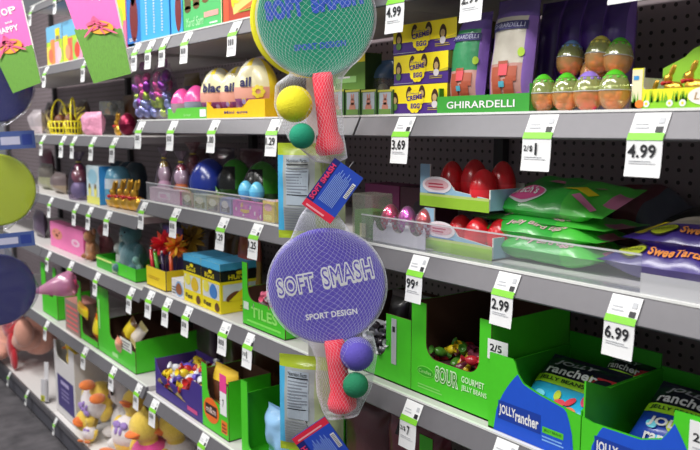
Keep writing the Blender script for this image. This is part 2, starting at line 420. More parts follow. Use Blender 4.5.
price_tag(232, zT, 'white price tag under the orange peanut butter box', w=.052)
price_tag(395, zT, 'white price tag reading 4.99 above the stacked purple and yellow cartons', '4.99', .054, .056)
price_tag(472, zT, 'white price tag reading 2.99 above the pouches in the green tray', '2.99', .054, .056)
price_tag(629, zT, 'white price tag whose bottom edge peeks in above the bunny tray', '1.99', .06, .062)
for px, lab in ((41, 'at the far end beside the lime disc'), (61, 'under the clear silver bag'), (72, 'under the first yellow basket'), (91, 'under the pink grass bag'), (112, 'under the maroon egg')):
    price_tag(px, zA1, 'small white price tag on the baskets shelf ' + lab)
for px, lab, pr in ((138, 'under the foil egg bag, at the step between shelves', None), (170, 'under the far corner of the green egg tray', None), (211, 'reading 1.00 under the yellow egg tray', '1.00'), (271, 'reading 1.29 beside the yellow ball', '1.29')):
    price_tag(px, zA, 'white price tag ' + lab, pr)
price_tag(400, zA, 'white price tag reading 3.69 under the stacked purple and yellow cartons', '3.69', .052)
price_tag(536, zA, 'white price tag reading 2 for 1 under the clear green-topped eggs', '2/$1', .056)
price_tag(644, zA, 'white price tag reading 4.99 under the gold bunny tray', '4.99', .056)
for px, lab in ((49, 'below the smoky clear packs'), (74, 'below the violet cello pack'), (88, 'below the tall pale blue carton'), (106, 'below the rounded blue pack')):
    price_tag(px, zB1, 'small white price tag on the gold bunny shelf ' + lab)
for px, lab, pr in ((141, 'at the step beside the gold bunnies', None), (173, 'under the clear fence below the cello egg packs', None), (220, 'reading 1.29 under the fence below the dark green egg', '1.29'), (253, 'reading 1.25 above the brown-lined green box', '1.25')):
    price_tag(px, zB, 'white price tag ' + lab, pr)
price_tag(414, zB, 'white price tag reading 99 cents under the clear-domed egg pack', '99c', .046)
price_tag(502, zB, 'white price tag reading 2.99 under the green candy bags', '2.99', .05)
price_tag(619, zB, 'white price tag reading 6.99 under the purple candy bags', '6.99', .052)
for px, lab in ((47, 'at the far end under the pink bear carton'), (69, 'under the corner of the pink bear carton'), (95, 'under the lime edge of the teal bunny tray'), (129, 'under the open side of the teal bunny tray')):
    price_tag(px, zC1, 'white price tag ' + lab)
for px, lab in ((148, 'under the yellow stick tray'), (165, 'under the little egg card'), (185, 'under the far corner of the yellow egg boxes'), (222, 'under the near corner of the yellow egg boxes')):
    price_tag(px, zC, 'white price tag ' + lab)
price_tag(247, zC, 'white price tag stuck on the lip below the brown-lined green box', '2/$1', dz=-.002)
price_tag(408, zC, 'white price tag reading 2 for 7 below the sour jelly bean box', '2/$7', .05, .055)
price_tag(500, zC, 'white price tag peeking up under the blue jelly bean tray', None, .05)
for px, lab in ((45, 'below the pink peep cone'), (83, 'below the yellow candy packs'), (111, 'below the tall green tray'), (136, 'beside the purple candy tray, half hidden')):
    price_tag(px, zD1, 'white price tag on the low shelf ' + lab)
price_tag(152, zD, 'white price tag in front of the plush ducks under the purple candy tray')
price_tag(201, zD, 'white price tag under the small green tray with orange oval')
for px, lab in ((9, 'below the peach plush'), (27, 'below the red scarf'), (55, 'at the foot of the leaning white card')):
    o = price_tag(px, zE, 'small price tag on the dark deck edge ' + lab, w=.035, Lf=.04, dz=.012)
    o.location.x = D - .006
# ================================================================== top shelf
def bunny_shape(d, x, y, s, m, lay=2, m2=None):          # a moulded sitting rabbit printed on a pack
    d.ell(x, y + s * .28, s * .26, s * .30, m, lay); d.ell(x, y + s * .62, s * .17, s * .17, m, lay)
    d.ell(x - s * .07, y + s * .86, s * .055, s * .18, m, lay, rot=.15); d.ell(x + s * .08, y + s * .86, s * .055, s * .18, m, lay, rot=-.15)
    if m2: d.ell(x - s * .05, y + s * .65, s * .03, s * .03, m2, lay + 1); d.ell(x, y + s * .4, s * .15, s * .04, m2, lay + 1)
BOXBLUE = P_((64, 172, 232)); BOXBLUE2 = P_((40, 120, 200))
def art(f, s, t, w, h, d):
    f.rect(0, 0, w, .008, P_((196, 214, 130))); f.rect(.0, 0, w * .34, h, BOXBLUE2)
    f.ell(w * .18, h * .34, w * .10, h * .30, MAROON, 2); f.ell(w * .17, h * .62, w * .06, h * .12, MAROON, 2)
    for k in range(3): f.lines(w * (.47 + .18 * k), h * .1, w * .035, h * .9, 26, WHITE)
    f.lines(w * .05, h * .06, w * .24, h * .05, 2, WHITE)
    s.rect(0, 0, d, .008, P_((196, 214, 130)))
carton('chocolate_box', 'large sky-blue chocolate box with bunny window and white lettering columns', 'box', 128, 170, -40, zT, .02, .07, (BOXBLUE, BOXBLUE2, BOXBLUE), art, 'boxes along the top shelf')
def art(f, s, t, w, h, d):
    f.ell(w * .66, h * .33, w * .26, h * .28, MAROON, 2); f.ell(w * .66, h * .6, w * .16, h * .14, MAROON, 2); f.rect(0, 0, w, .006, P_((196, 214, 130)))
carton('chocolate_box', 'narrow sky-blue box with brown bunny, squeezed beside the green box', 'box', 171.5, 183, -40, zT, .022, .07, (BOXBLUE, BOXBLUE2, BOXBLUE), art, 'boxes along the top shelf')
def art(f, s, t, w, h, d):
    g2 = P_((84, 196, 110)); f.rect(0, 0, w, h, g2); f.rect(0, 0, w, .003, CREAM, 2); f.rect(w - .004, 0, .004, h, CREAM, 2)
    for k, (x, a, c) in enumerate(((.13, .55, (96, 78, 34)), (.36, .58, (112, 82, 34)), (.60, .64, (120, 84, 30)), (.83, .70, (110, 80, 30)))):
        f.rect(w * x - w * .085, h * (a - .14), w * .17, h, P_(c), 2); f.ell(w * x, h * (a - .14), w * .085, h * .06, P_(c), 2)
        f.rect(w * x + w * .09, h * a, w * .05, h * .5, YELLOW, 2)
    f.text('Yard Sam', w * .08, h * .10, w * .46, h * .16, P_((190, 240, 190)), 3, shear=.25)
    f.rect(w * .56, h * .20, w * .36, h * .09, P_((240, 170, 160)), 3, )
    f.lines(w * .7, h * .08, w * .2, h * .06, 1, WHITE, 3)
carton('chocolate_box', 'green box of brown chocolate bars with pale script and pink label', 'box', 184, 222.5, -30, zT, .02, .06, (GREEN, DKGREEN, GREEN), art, 'boxes along the top shelf')
def art(f, s, t, w, h, d):
    f.rect(w * .0, 0, w, h, P_((186, 62, 36))); f.rect(w * .02, 0, w * .10, h, P_((236, 90, 50)), 2)
    f.poly([(w * .22, h * .26), (w * .66, h * .42), (w * .95, h * .75), (w * .95, h), (w * .16, h)], P_((248, 214, 120)), 2)
    f.poly([(w * .30, h * .30), (w * .62, h * .42), (w * .62, h * .58), (w * .34, h * .36)], P_((240, 120, 50)), 3)
    f.text('Reese', w * .2, h * .48, w * .6, h * .24, YELLOW, 4, off=.05, rot=.28); f.rect(w * .34, h * .28, w * .26, h * .05, P_((140, 170, 40)), 4)
carton('chocolate_box', 'orange-brown box with yellow lettering beside the yellow foam disc', 'box', 223.5, 276, -14, zT, .02, .06, (P_((190, 66, 36)), MAROON, ORANGE), art, 'boxes along the top shelf')
def art(f, s, t, w, h, d):
    f.rect(0, h * .62, w, h * .38, P_((120, 190, 230)))
    cols = [(250, 220, 90), (244, 150, 80), (240, 180, 200), (190, 220, 60), (250, 230, 60), (236, 110, 90), (160, 210, 90), (240, 160, 190)]
    for k, c in enumerate(cols): f.rect(w * k / 8, 0, w / 8, h * (.5 + .16 * ((k * 5) % 3) / 2), P_(c), 2)
    for k in range(4): f.ell(w * (.12 + .25 * k), h * .26, w * .07, h * .18, P_([(236, 120, 90), (244, 200, 210), (250, 160, 120), (230, 80, 60)][k]), 3)
    f.rect(w * .28, h * .6, w * .13, h * .3, YELLOW, 3); f.rect(w * .30, h * .62, w * .09, h * .1, GREY, 4)
    f.rect(w * .48, 0, w * .01, h, GREY, 4); f.rect(0, 0, w, .004, LIME, 4)
carton('spring_box', 'spring box striped like tulips with blue sky, between the pink signs', 'box', 48, 83, 22, zT1, .02, .08, (LIME, GREY, SKY), art)
def art(f, s, t, w, h, d):
    f.rect(0, h * .5, w, h * .5, YELLOW); f.ell(w * .5, h * .55, w * .3, h * .2, LIME, 2); f.rect(0, 0, w, h * .2, P_((240, 150, 190)), 2)
carton('spring_box', 'small pink and yellow box squeezed behind the large pink sign', 'box', 116, 127, -8, zT1, .02, .06, (P_((236, 120, 160)), PINK, YELLOW), art)

# ================================================================== eye-level shelf, near unit
def art(f, s, t, w, h, d):
    yv = YELLOW
    f.rect(0, h * .40, w, h * .60, yv); f.rect(0, h * .05, w * .38, h * .015, PALE, 2)
    f.poly([(w * .66, h * .34), (w, h * .48), (w, h * .38)], P_((196, 180, 40)), 2); f.lines(w * .68, h * .16, w * .28, h * .12, 2, P_((170, 150, 60)))
    for k, (x, y) in enumerate(((.10, .55), (.36, .72), (.58, .74), (.80, .60))):      # wrapped figures round the medallion
        f.egg(w * x, h * y, h * .16, h * .24, P_((62, 36, 24)), 2); f.ell(w * x, h * (y - .04), h * .10, h * .12, P_((190, 160, 110)), 3)
        f.ell(w * x, h * (y - .26), h * .13, h * .12, P_([(90, 130, 60), (230, 210, 60), (230, 210, 60), (214, 206, 210)][k]), 3)
    for k in range(10):
        a = k * math.pi / 5; f.ell(w * .46 + h * .27 * math.cos(a), h * .47 + h * .27 * math.sin(a), h * .14, h * .14, YELLOW, 4)
    f.ell(w * .46, h * .47, h * .33, h * .33, YELLOW, 5)
    f.text('CREME', w * .33, h * .46, w * .27, h * .17, PURPLE, 6, off=.05, rot=.10); f.text('EGG', w * .40, h * .22, w * .16, h * .17, PURPLE, 6, off=.05); f.text('Cadbury', w * .36, h * .68, w * .18, h * .07, PURPLE, 6)
    s.rect(0, h * .45, d, h * .55, P_((120, 110, 40))); s.egg(d * .5, h * .5, h * .12, h * .2, P_((200, 190, 160)), 2)
cm = (PURPLE, P_((52, 30, 92)), PURPLE)
zc = zA
for k, (a, b2, yw, lab) in enumerate(((390, 447, .0, 'purple and yellow egg carton at the bottom of the stack of three'), (393, 449, -.03, 'purple and yellow egg carton in the middle of the stack of three'), (394, 456, .02, 'purple and yellow egg carton on top of the stack of three'))):
    hh = .060
    carton('egg_carton', lab, 'box', a, b2, 0, zc, .035 + .004 * k, .11, cm, art, 'stacked egg cartons', yaw=yw, h=hh); zc += hh + .0012

# green tray with two tall chocolate pouches
loc, w = slot(437, 529, zA, .02); gt_x, gt_w = loc, w
def art(f, w, fr): f.text('GHIRARDELLI', w * .12, .011, w * .74, .013, WHITE, 2, off=.015)
fr = [(0, 0), (w, 0), (w, .034), (0, .034)]
tray('display_tray', 'low green display tray with white lettering holding two tall pouches', 'display tray', loc, w, .10, fr, .05, .05, P_((58, 158, 54)), DKGREEN, art)
def pouch(name, label, px0, px1, pyb, off, wth, hgt, midc, art=True, seed=1, tilt=-.12, grp=None, z=zA, base=.004):
    t = thing(name, label, 'chocolate bag', (0, 0, 0), grp); mb = MB()
    fo = FOIL((142, 104, 186)); pan = FOIL((150, 120, 196)); dk = FOIL((70, 40, 120))
    def mf(u, v):
        if not art: return FOIL((104, 68, 158)) if (u < .12 or u > .88) else dk  # plain pouches: vertical highlights painted as lighter violet sides
        if v > .80: return FOIL((112, 88, 160))
        if .11 < u < .89 and .06 < v < .8: return midc if v > .42 else FOIL((176, 190, 130)) if v < .12 else FOIL((200, 150, 140))
        return fo
    d = bag(mb, wth, hgt, .05, mf, UPRIGHT, seed=seed, amp=.003, crimp=.03)
    mb.build('pouch', t)
    if art:
        m2 = MB(); d2 = Dec(m2, UPRIGHT, d.fn, step=.0006); W, H = wth, hgt
        d2.rect(W * .08, H * .70, W * .84, H * .075, P_((52, 46, 108)), 2); d2.text('GHIRARDELLI', W * .12, H * .718, W * .76, H * .04, P_((190, 190, 220)), 4)
        for sx, sy in ((.22, .14), (.52, .14), (.36, .30), (.20, .25), (.58, .25)): d2.rect(W * sx, H * sy, W * .24, H * .13, P_((176, 84, 56)), 2)
        d2.rect(W * .40, H * .30, W * .22, H * .10, P_((224, 80, 90)), 4); d2.rect(W * .42, H * .20, W * .14, H * .05, P_((80, 170, 190)), 4)
        d2.ell(W * .86, H * .5, W * .06, H * .04, LIME, 3); d2.ell(W * .86, H * .12, W * .08, H * .04, P_((220, 110, 190)), 3)
        m2.build('printed_front', t)
    loc, _ = slot(px0, px1, z + base, off); t.location = loc; t.rotation_euler = (tilt, 0, SIDE)
    return t
pouch('chocolate_pouch', 'tall chocolate pouch with green middle panel, in the green tray', 447, 485, 90, .05, .088, .185, FOIL((60, 150, 96)), seed=1)
pouch('chocolate_pouch', 'tall chocolate pouch with cream middle panel, in the green tray', 484, 534, 90, .05, .094, .20, FOIL((214, 206, 190)), seed=2)
for k, (a, b2, lab) in enumerate(((540, 556, 'plain dark violet pouch just behind the cream-panelled pouch'), (560, 578, 'plain dark violet pouch standing behind the blue-topped egg'), (582, 600, 'plain dark violet pouch standing behind the yellow-topped egg'), (606, 622, 'plain dark violet pouch at the end of the row, behind the raised green egg'))):
    pouch('chocolate_pouch', lab, a, b2, 80, .15, .056, .20, None, art=False, seed=5 + k, tilt=-.06, grp='plain violet pouches')

# clear plastic eggs of candy
def clear_egg(name, label, topm, fillm, loc, tilt=0, roll=0, r=.0225, h=.064):
    t = thing(name, label, 'plastic egg', loc, 'clear plastic eggs of candy'); t.rotation_euler = (tilt, roll, SIDE)
    pr = egg_prof(r, h)
    a = MB(); a.lathe(pr[:9], film((255, 196, 120), milk=.38), n=20); a.lathe([(x * 1.01, y) for x, y in pr[8:13]], film((214, 228, 140), milk=.36), n=20)  # milky orange in the lower shell stands in for the glow of the candies
    a.tube([(r * 1.02 * math.cos(q * .3), r * 1.02 * math.sin(q * .3), h * .5) for q in range(22)], .0008, PALE, n=4)
    a.build('shell', t)
    c = MB(); c.lathe([(x * 1.02, y + .0004) for x, y in pr[12:]], topm, n=20)
    for q in range(9): c.ell((r * .62 * math.cos(q * .7), r * .62 * math.sin(q * .7), h * .80), (.004, .004, .003), topm, n=6)
    c.build('cap', t)
    cm = MB(); rr = random.Random(sum(map(ord, label)))
    for q in range(16):
        z = rr.uniform(.10, .42); a0 = rr.uniform(0, 6.28); q0 = rr.uniform(.2, .62) * r * (1 - abs(z - .35))
        cm.ell((q0 * math.cos(a0), q0 * math.sin(a0), h * z), (.0065, .005, .005), fillm, n=6)
    cm.build('candies', t)
    return t
OR_C = PLASTIC((244, 130, 50)); PK_C = PLASTIC((240, 70, 110)); GT = PLASTIC((84, 190, 40)); BT = PLASTIC((120, 160, 220)); YT = PLASTIC((224, 210, 90)); VT = PLASTIC((150, 120, 210))
for px, top, fill, lab in ((542.5, GT, OR_C, 'clear egg with green cap and orange candy nearest the green tray'), (565.5, GT, OR_C, 'clear egg with green cap and orange candy, second in the front row'), (588, VT, PK_C, 'clear egg with violet-blue cap and pink candy in the front row'), (613.5, GT, OR_C, 'clear egg with green cap and orange candy beside the bunny tray, front row')):
    l, _ = slot(px - 1, px + 1, zA + .001, .045); clear_egg('candy_egg', lab, top, fill, l, r=.0225 if px < 580 else .024)
for px, pz, top, fill, lab in ((568, .050, BT, PK_C, 'clear egg with light blue cap resting on the row behind'), (588, .036, BT, PK_C, 'tilted egg with light blue cap wedged between two rows'), (597, .052, YT, OR_C, 'clear egg with dotted yellow cap in the second row'), (616, .046, GT, OR_C, 'clear egg with green cap raised on the second row')):
    l, _ = slot(px - 1, px + 1, zA + pz + .012, .105); clear_egg('candy_egg', lab, top, fill, l, tilt=-.15 if 'tilted' not in lab else -.7, r=.023)
m = MB(); m.box((0, .02, .021), (.20, .06, .042), CLEAR)
l, _ = slot(586, 590, zA + .001, .085)
place(tag(m.build('riser_tray', bevel=.002), 'clear plastic riser under the back row of candy eggs', 'riser'), l)

# gold bunny tray
loc, w = slot(631, 724, zA, .02)
LY = P_((238, 236, 40)); LG = P_((140, 206, 40))
def art(f, w, fr):
    f.rect(0, 0, w * .12, .06, CREAM, 1); f.rect(w * .02, .045, w * .06, .006, P_((60, 150, 210)), 2); f.rect(0, .0, w, .014, LG, 1)
    rr = random.Random(3)
    for k in range(46):
        x = rr.uniform(.0, w * .96); h2 = rr.uniform(.008, .02); f.poly([(x, .012), (x + .003, .012), (x + .0015 + rr.uniform(-.003, .003), .012 + h2)], P_((96, 176, 40)), 2)
    for x in (.18, .44, .58): f.ell(w * x, .010, .005, .005, WHITE, 3); f.ell(w * x, .010, .002, .002, YELLOW, 4)
    f.ell(w * .10, .010, .007, .006, ORANGE, 3); f.ell(w * .82, .019, .026, .0125, P_((238, 232, 226)), 3); f.text('Lindt', w * .70, .014, .034, .010, P_((170, 130, 60)), 4, shear=.2)
fr = u_cut(w, .062, w * .13, 0, .031, .004)
t = tray('bunny_tray', 'yellow-green tray printed with grass and flowers holding gold foil bunnies', 'display tray', loc, w, .085, fr, .05, .03, LY, WHITECARD, art)
m = MB(); pts = [(0, 0), (w, 0), (w, .05)] + [(w * (1 - q / 12), .080 + .016 * math.sin(math.pi * min(1, q / 9)) - .02 * max(0, (q - 8) / 4)) for q in range(13)] + [(0, .0)]
m.prism(pts, .003, P_((150, 210, 50)), Matrix.Translation((0, .082, .006)) @ TF(w)); m.build('back_panel', t)
GOLD = METFOIL((226, 176, 66)); GOLDB = METFOIL((190, 120, 50)); REDR = M((190, 24, 30), rough=.4)
def gold_bunny(label, loc, s=1, yaw=0, grp='gold foil bunnies', red=True):
    t = thing('foil_bunny', label, 'chocolate bunny', loc, grp, yaw)
    b = MB(); b.ell((0.004 * s, 0, .016 * s), (.020 * s, .012 * s, .017 * s), GOLD); b.ell((-.012 * s, 0, .018 * s), (.010 * s, .010 * s, .018 * s), GOLD)
    b.ell((-.014 * s, 0, .040 * s), (.011 * s, .009 * s, .010 * s), GOLD)
    for sy in (-1, 1): b.ell((-.004 * s, sy * .004 * s, .058 * s), (.005 * s, .0035 * s, .015 * s), GOLD, rot=Matrix.Rotation(.35, 3, 'Y'))
    b.build('body', t, remesh=.0022 * s)
    e = MB(); e.ell((-.021 * s, -.006 * s, .042 * s), (.002 * s, .002 * s, .0025 * s), BLACK, n=6); e.ell((-.026 * s, 0, .038 * s), (.0018 * s, .002 * s, .0015 * s), MAROON, n=6); e.build('face', t)
    r = MB(); r.tube([(-.013 * s + .0125 * s * math.cos(a), .0112 * s * math.sin(a), .0305 * s) for a in [q * math.pi / 8 for q in range(17)]], .0022 * s, REDR)
    r.ell((-.022 * s, -.008 * s, .029 * s), (.006 * s, .003 * s, .005 * s), REDR, n=8); r.build('ribbon', t)
    return t
l, _ = slot(672, 674, zA + .022, .06); gold_bunny('gold foil bunny facing out of the yellow-green tray, near the white wall', l, .64)
l, _ = slot(693, 696, zA + .022, .06); gold_bunny('gold foil bunny cut by the picture edge in the yellow-green tray', l, .70)
l, _ = slot(655, 657, zA + .004, .062); gold_bunny('gold foil bunny half hidden behind the white tray wall', l, .6)

# middle of the eye-level shelf
def art(f, s, t, w, h, d):
    f.rect(w * .1, h * .06, w * .8, h * .84, P_((170, 180, 190))); bunny_shape(f, w * .5, h * .08, h * .75, P_((196, 130, 110)), 2); f.rect(w * .1, h * .06, w * .8, h * .2, P_((110, 150, 70)), 3); f.rect(0, h * .92, w, h * .08, P_((190, 190, 70)), 2)
for px, lab in ((329.5, 'small boxed chocolate bunny beside the red foam handle'), (345.5, 'small boxed chocolate bunny, second from the red foam handle'), (361.5, 'small boxed chocolate bunny, second from the purple cartons'), (378, 'small boxed chocolate bunny touching the purple cartons')):
    carton('bunny_box', lab, 'box', px, px + 14.5, 90, zA, .03, .045, (P_((70, 116, 56)), P_((60, 90, 50)), P_((150, 160, 80))), art, 'row of small bunny boxes')
def art(f, s, t, w, h, d):
    f.rect(0, h * .86, w, h * .14, YELLOW); f.rect(w * .3, h * .55, w * .5, h * .1, P_((150, 200, 120)), 2); f.rect(w * .35, h * .62, w * .3, h * .03, WHITE, 3); f.rect(w * .1, h * .35, w * .85, h * .015, PALE, 2); bunny_shape(f, w * .22, h * .05, h * .45, CREAM, 2)
carton('chocolate_box', 'tall green box with yellow top tucked under the green foam disc', 'box', 325, 365, 55, zA, .10, .05, (P_((96, 140, 50)), P_((60, 90, 40)), YELLOW), art)
l, _ = slot(381, 385, zA + .001, .15)
t = thing('cello_pack', 'clear cello pack of white and gold candy behind the small bunny boxes', 'candy bag', l)
m = MB(); m.ell((-.012, 0, .035), (.018, .015, .03), PLASTIC((226, 214, 190))); m.ell((.016, 0, .03), (.018, .015, .026), PLASTIC((200, 160, 90))); m.ell((0, 0, .062), (.015, .013, .016), PLASTIC((230, 220, 205))); m.build('candies', t)
m = MB(); bag(m, .075, .13, .05, lambda u, v: CLEAR if v < .7 else film((120, 160, 230), milk=.5), UPRIGHT, seed=9); m.build('wrapper', t)

# yellow tray with three big egg packs
loc, w = slot(207, 265, zA, .02)
YT2 = P_((250, 196, 16))
def art(f, w, fr): f.rect(0, 0, w, .003, ORANGE); f.text('Mini eggs', w * .33, .012, w * .40, .010, P_((80, 70, 130)), 2, off=.02)
tray('display_tray', 'yellow display tray holding three big egg-shaped candy packs', 'display tray', loc, w, .12, [(0, 0), (w, 0), (w, .05), (w * .75, .05), (w * .62, .03), (w * .12, .03), (0, .05)], .05, .05, YT2, YT2, art)
def egg_pack(label, px, off, kind):
    l, _ = slot(px - 1, px + 1, zA + .004, off); t = thing('egg_pack', label, 'candy pack', l, 'big egg-shaped candy packs', .62)
    r, h = (.060, .148) if kind < 2 else (.064, .160)
    pr = egg_prof(r, h); m = MB(); sil = M((214, 210, 190), rough=.25, coat=.5); yl = M((244, 214, 50), rough=.25, coat=.5); ba = M((246, 236, 190), rough=.3, coat=.4); pk = M((236, 170, 150), rough=.3); vi = M((150, 80, 130), rough=.4)
    def mf(i, k):
        z = (i + .5) / 16; ang = k / 28
        if kind == 2 and (ang > .88 or ang < .35): return yl
        if z > .72: return sil if k % 7 < 5 else yl
        if z > .5: return ba
        if z > .36: return pk
        return vi if k % 5 < 4 and z > .12 else yl
    m.lathe(pr, sil, n=28, mf=mf, ey=.7); m.build('shell', t)
    d = MB()
    def fn(x, y, z):
        zz = y / h; a = 2 * zz - 1; rr = r * math.sqrt(max(0, 1 - a * a)) * (1 - .14 * a); xx = max(-rr * .98, min(rr * .98, x)); return Vector((xx, -.7 * math.sqrt(max(0, rr * rr - xx * xx)) - .001 - z, y))
    e = Dec(d, None, fn)
    e.text('blac' if kind == 0 else 'ail', -.036 if kind == 0 else -.030, h * .5, .062 if kind == 0 else .034, .026, P_((40, 36, 90)), 2, off=.04)
    if kind == 2:
        for q in range(7): e.ell(.024 + .012 * math.cos(q * .9), h * .42 + .012 * math.sin(q * .9), .006, .006, P_((255, 232, 70)), 2)
    for q in range(6): e.ell(-.030 + .011 * q, h * .22 + .006 * (q % 2), .006, .007, P_([(120, 60, 120), (170, 150, 200), (150, 70, 110)][q % 3]), 2)
    d.build('printed_label', t)
egg_pack('big yellow egg pack with dark blue lettering, farthest along the yellow tray', 220, .07, 0)
egg_pack('big silver-topped egg pack in the middle of the yellow tray', 240, .095, 1)
egg_pack('largest egg pack with yellow bubbles, nearest end of the yellow tray', 257, .062, 2)

# green tray with two pink eggs
loc, w = slot(168, 207, zA, .02)
def art(f, w, fr): f.text('Joy', w * .42, .010, w * .2, .008, P_((190, 240, 170)), 2); f.rect(w * .84, .008, w * .15, .022, WHITE, 3)
tray('display_tray', 'bright green display tray holding two pink plastic eggs', 'display tray', loc, w, .10, [(0, 0), (w, 0), (w, .036), (0, .036)], .036, .036, P_((96, 196, 60)), GREEN, art)
def two_tone_egg(label, loc, r, h, top, bot, grp, name='plastic_egg', tilt=0, roll=0):
    t = thing(name, label, 'plastic egg', loc, grp); t.rotation_euler = (tilt, roll, SIDE); pr = egg_prof(r, h)
    a = MB(); a.lathe(pr[:9], bot, n=24); a.build('lower_shell', t)
    b = MB(); b.lathe([(x * 1.015, y) for x, y in pr[8:]], top, n=24); b.build('upper_shell', t)
    return t
PKE = PLASTIC((250, 90, 170))
l, _ = slot(182, 184, zA + .004, .05); two_tone_egg('pink-topped plastic egg on the far side of the green tray', l, .036, .095, PKE, film((240, 200, 220), milk=.5), 'pink eggs in the green tray')
l, _ = slot(196, 198, zA + .004, .06); two_tone_egg('pink-topped plastic egg beside the yellow egg tray', l, .038, .102, PKE, film((200, 210, 235), milk=.5), 'pink eggs in the green tray')
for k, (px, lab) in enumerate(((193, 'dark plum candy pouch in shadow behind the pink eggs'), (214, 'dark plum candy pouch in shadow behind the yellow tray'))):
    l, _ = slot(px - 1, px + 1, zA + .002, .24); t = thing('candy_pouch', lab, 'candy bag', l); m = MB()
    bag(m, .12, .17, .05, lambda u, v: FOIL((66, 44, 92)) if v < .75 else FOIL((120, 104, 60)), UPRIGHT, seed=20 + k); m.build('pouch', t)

# clear bags of foil eggs
base = MB(); base.lathe(egg_prof(.016, .042), METFOIL((200, 80, 160)), n=14); proto = base.mesh('foil_egg')
fcols = {'pink': METFOIL((224, 84, 160)), 'violet': METFOIL((130, 60, 150)), 'silver-blue': METFOIL((150, 160, 214)), 'lime': METFOIL((170, 204, 60))}
fmesh = {}
for kcol, mm in fcols.items():
    c = proto.copy(); c.materials.clear(); c.materials.append(mm); fmesh[kcol] = c
rr = random.Random(11)
def foil_bag(label, px, off, W, H, where, seed, order):
    l, _ = slot(px - 1, px + 1, zA + .003, off)
    t = thing('foil_egg_bag', label, 'candy bag', l, None, 0)
    m = MB(); bag(m, W, H, W * .62, lambda u, v: film((236, 226, 240), milk=.03, gloss=.05), UPRIGHT, seed=seed, amp=.008, crimp=.02); m.build('clear_bag', t)
    m = MB(); bag(m, W * .6, .03, .02, lambda u, v: film((200, 120, 190), milk=.5), Matrix.Translation((0, 0, H * .93)) @ UPRIGHT, seed=seed + 1); m.build('gathered_neck', t)
    for i, row in enumerate(order):
        n = 4
        for k in range(n):
            kc = row[k % len(row)]
            o = bpy.data.objects.new('foil_egg', fmesh[kc]); COL.objects.link(o)
            x = (k - 1.5) * W * .22 + rr.uniform(-.004, .004); z = .012 + i * .028
            o.location = l + Vector((rr.uniform(-.012, .004), -x, z)); o.rotation_euler = (rr.uniform(-.8, .8), rr.uniform(-.8, .8), rr.uniform(0, 6))
            tag(o, f'{kc} foil chocolate egg inside the {where}', 'chocolate egg', f'{kc} foil eggs in the {where}')
foil_bag('clear bag of foil eggs nearest the step in the shelf, pink at the top', 146, .06, .12, .185, 'far clear bag', 31, [['silver-blue'], ['silver-blue', 'violet', 'lime'], ['lime', 'silver-blue', 'pink'], ['pink', 'violet'], ['pink', 'pink', 'violet']])
foil_bag('clear bag of foil eggs beside the green tray, violet and silver', 164, .075, .13, .185, 'near clear bag', 37, [['silver-blue', 'silver-blue', 'lime'], ['lime', 'silver-blue'], ['silver-blue', 'violet', 'pink'], ['violet', 'pink', 'pink'], ['pink', 'violet']])

# ================================================================== baskets shelf (far unit)
def basket(label, px, off, yaw, W=.15):
    l, _ = slot(px - 1, px + 1, zA1, off); t = thing('easter_basket', label, 'basket', l, 'yellow baskets', yaw)
    yl = PLASTIC((236, 220, 40)); m = MB()
    for k in range(16):
        a = k * math.pi / 8; m.tube([(W * .34 * math.cos(a), W * .24 * math.sin(a), .0), (W * .42 * math.cos(a), W * .3 * math.sin(a), .06)], .0035, yl, n=5)
    for z, q in ((.004, .34), (.03, .38), (.06, .42)): m.tube([(W * q * math.cos(k * math.pi / 10), W * q * .71 * math.sin(k * math.pi / 10), z) for k in range(21)], .004, yl, n=5)
    m.build('woven_body', t)
    h = MB(); h.tube([(W * .42 * math.cos(a), 0, .06 + .105 * math.sin(a)) for a in [q * math.pi / 12 for q in range(13)]], .0045, yl); h.build('handle', t)
    c = MB(); c.ell((0, 0, .035), (W * .33, W * .23, .03), M((70, 44, 30), rough=.6)); c.ell((.02, -.01, .06), (.03, .025, .035), M((110, 60, 30), rough=.5)); c.build('filling', t)
basket('yellow plastic basket with brown filling, below the tulip-coloured box', 60, .12, .3)
basket('yellow plastic basket leaning beside the pink grass bag', 74, .10, -.5, .13)
l, _ = slot(37, 39, zA1, .06); t = thing('candy_bag', 'silvery clear bag of pale sweets at the far end of the baskets shelf', 'candy bag', l); m = MB()
bag(m, .15, .12, .07, lambda u, v: FOIL((176, 166, 170)) if v > .3 else FOIL((206, 190, 196)), UPRIGHT, seed=41, amp=.01); m.build('pouch', t)
l, _ = slot(93, 95, zA1, .05); t = thing('paper_grass_bag', 'fluffy bag of pale pink paper grass next to the yellow basket', 'decoration bag', l); m = MB()
bag(m, .19, .095, .07, lambda u, v: M((244, 160, 190), rough=.4, bump=1, scale=90, var=.25), UPRIGHT, seed=43, amp=.012, crimp=.02); m.build('pouch', t)
l, _ = slot(118, 120, zA1 + .001, .05); gold_bunny('small gold foil bunny between the pink bag and maroon egg', l, 1.2)
l, _ = slot(127, 129, zA1 + .001, .06); two_tone_egg('glossy maroon egg beside the foil egg bag on the lower shelf', l, .032, .085, METFOIL((130, 30, 60)), METFOIL((110, 24, 50)), None)
l, _ = slot(104, 106, zA1 + .09, .16); t = thing('blister_box', 'clear box with orange chick and yellow flower, hung behind the pink bag', 'toy pack', l)
m = MB(); m.box((0, .03, .025), (.14, .06, .06), film((200, 206, 206), milk=.3)); m.build('clear_box', t, bevel=.003)
m = MB(); m.ell((-.045, .03, .012), (.02, .015, .012), PLASTIC((240, 150, 60))); m.ell((-.02, .03, .04), (.012, .012, .012), PLASTIC((220, 200, 60))); m.ell((.03, .03, .02), (.028, .02, .024), PLASTIC((120, 130, 110))); m.build('figures', t)
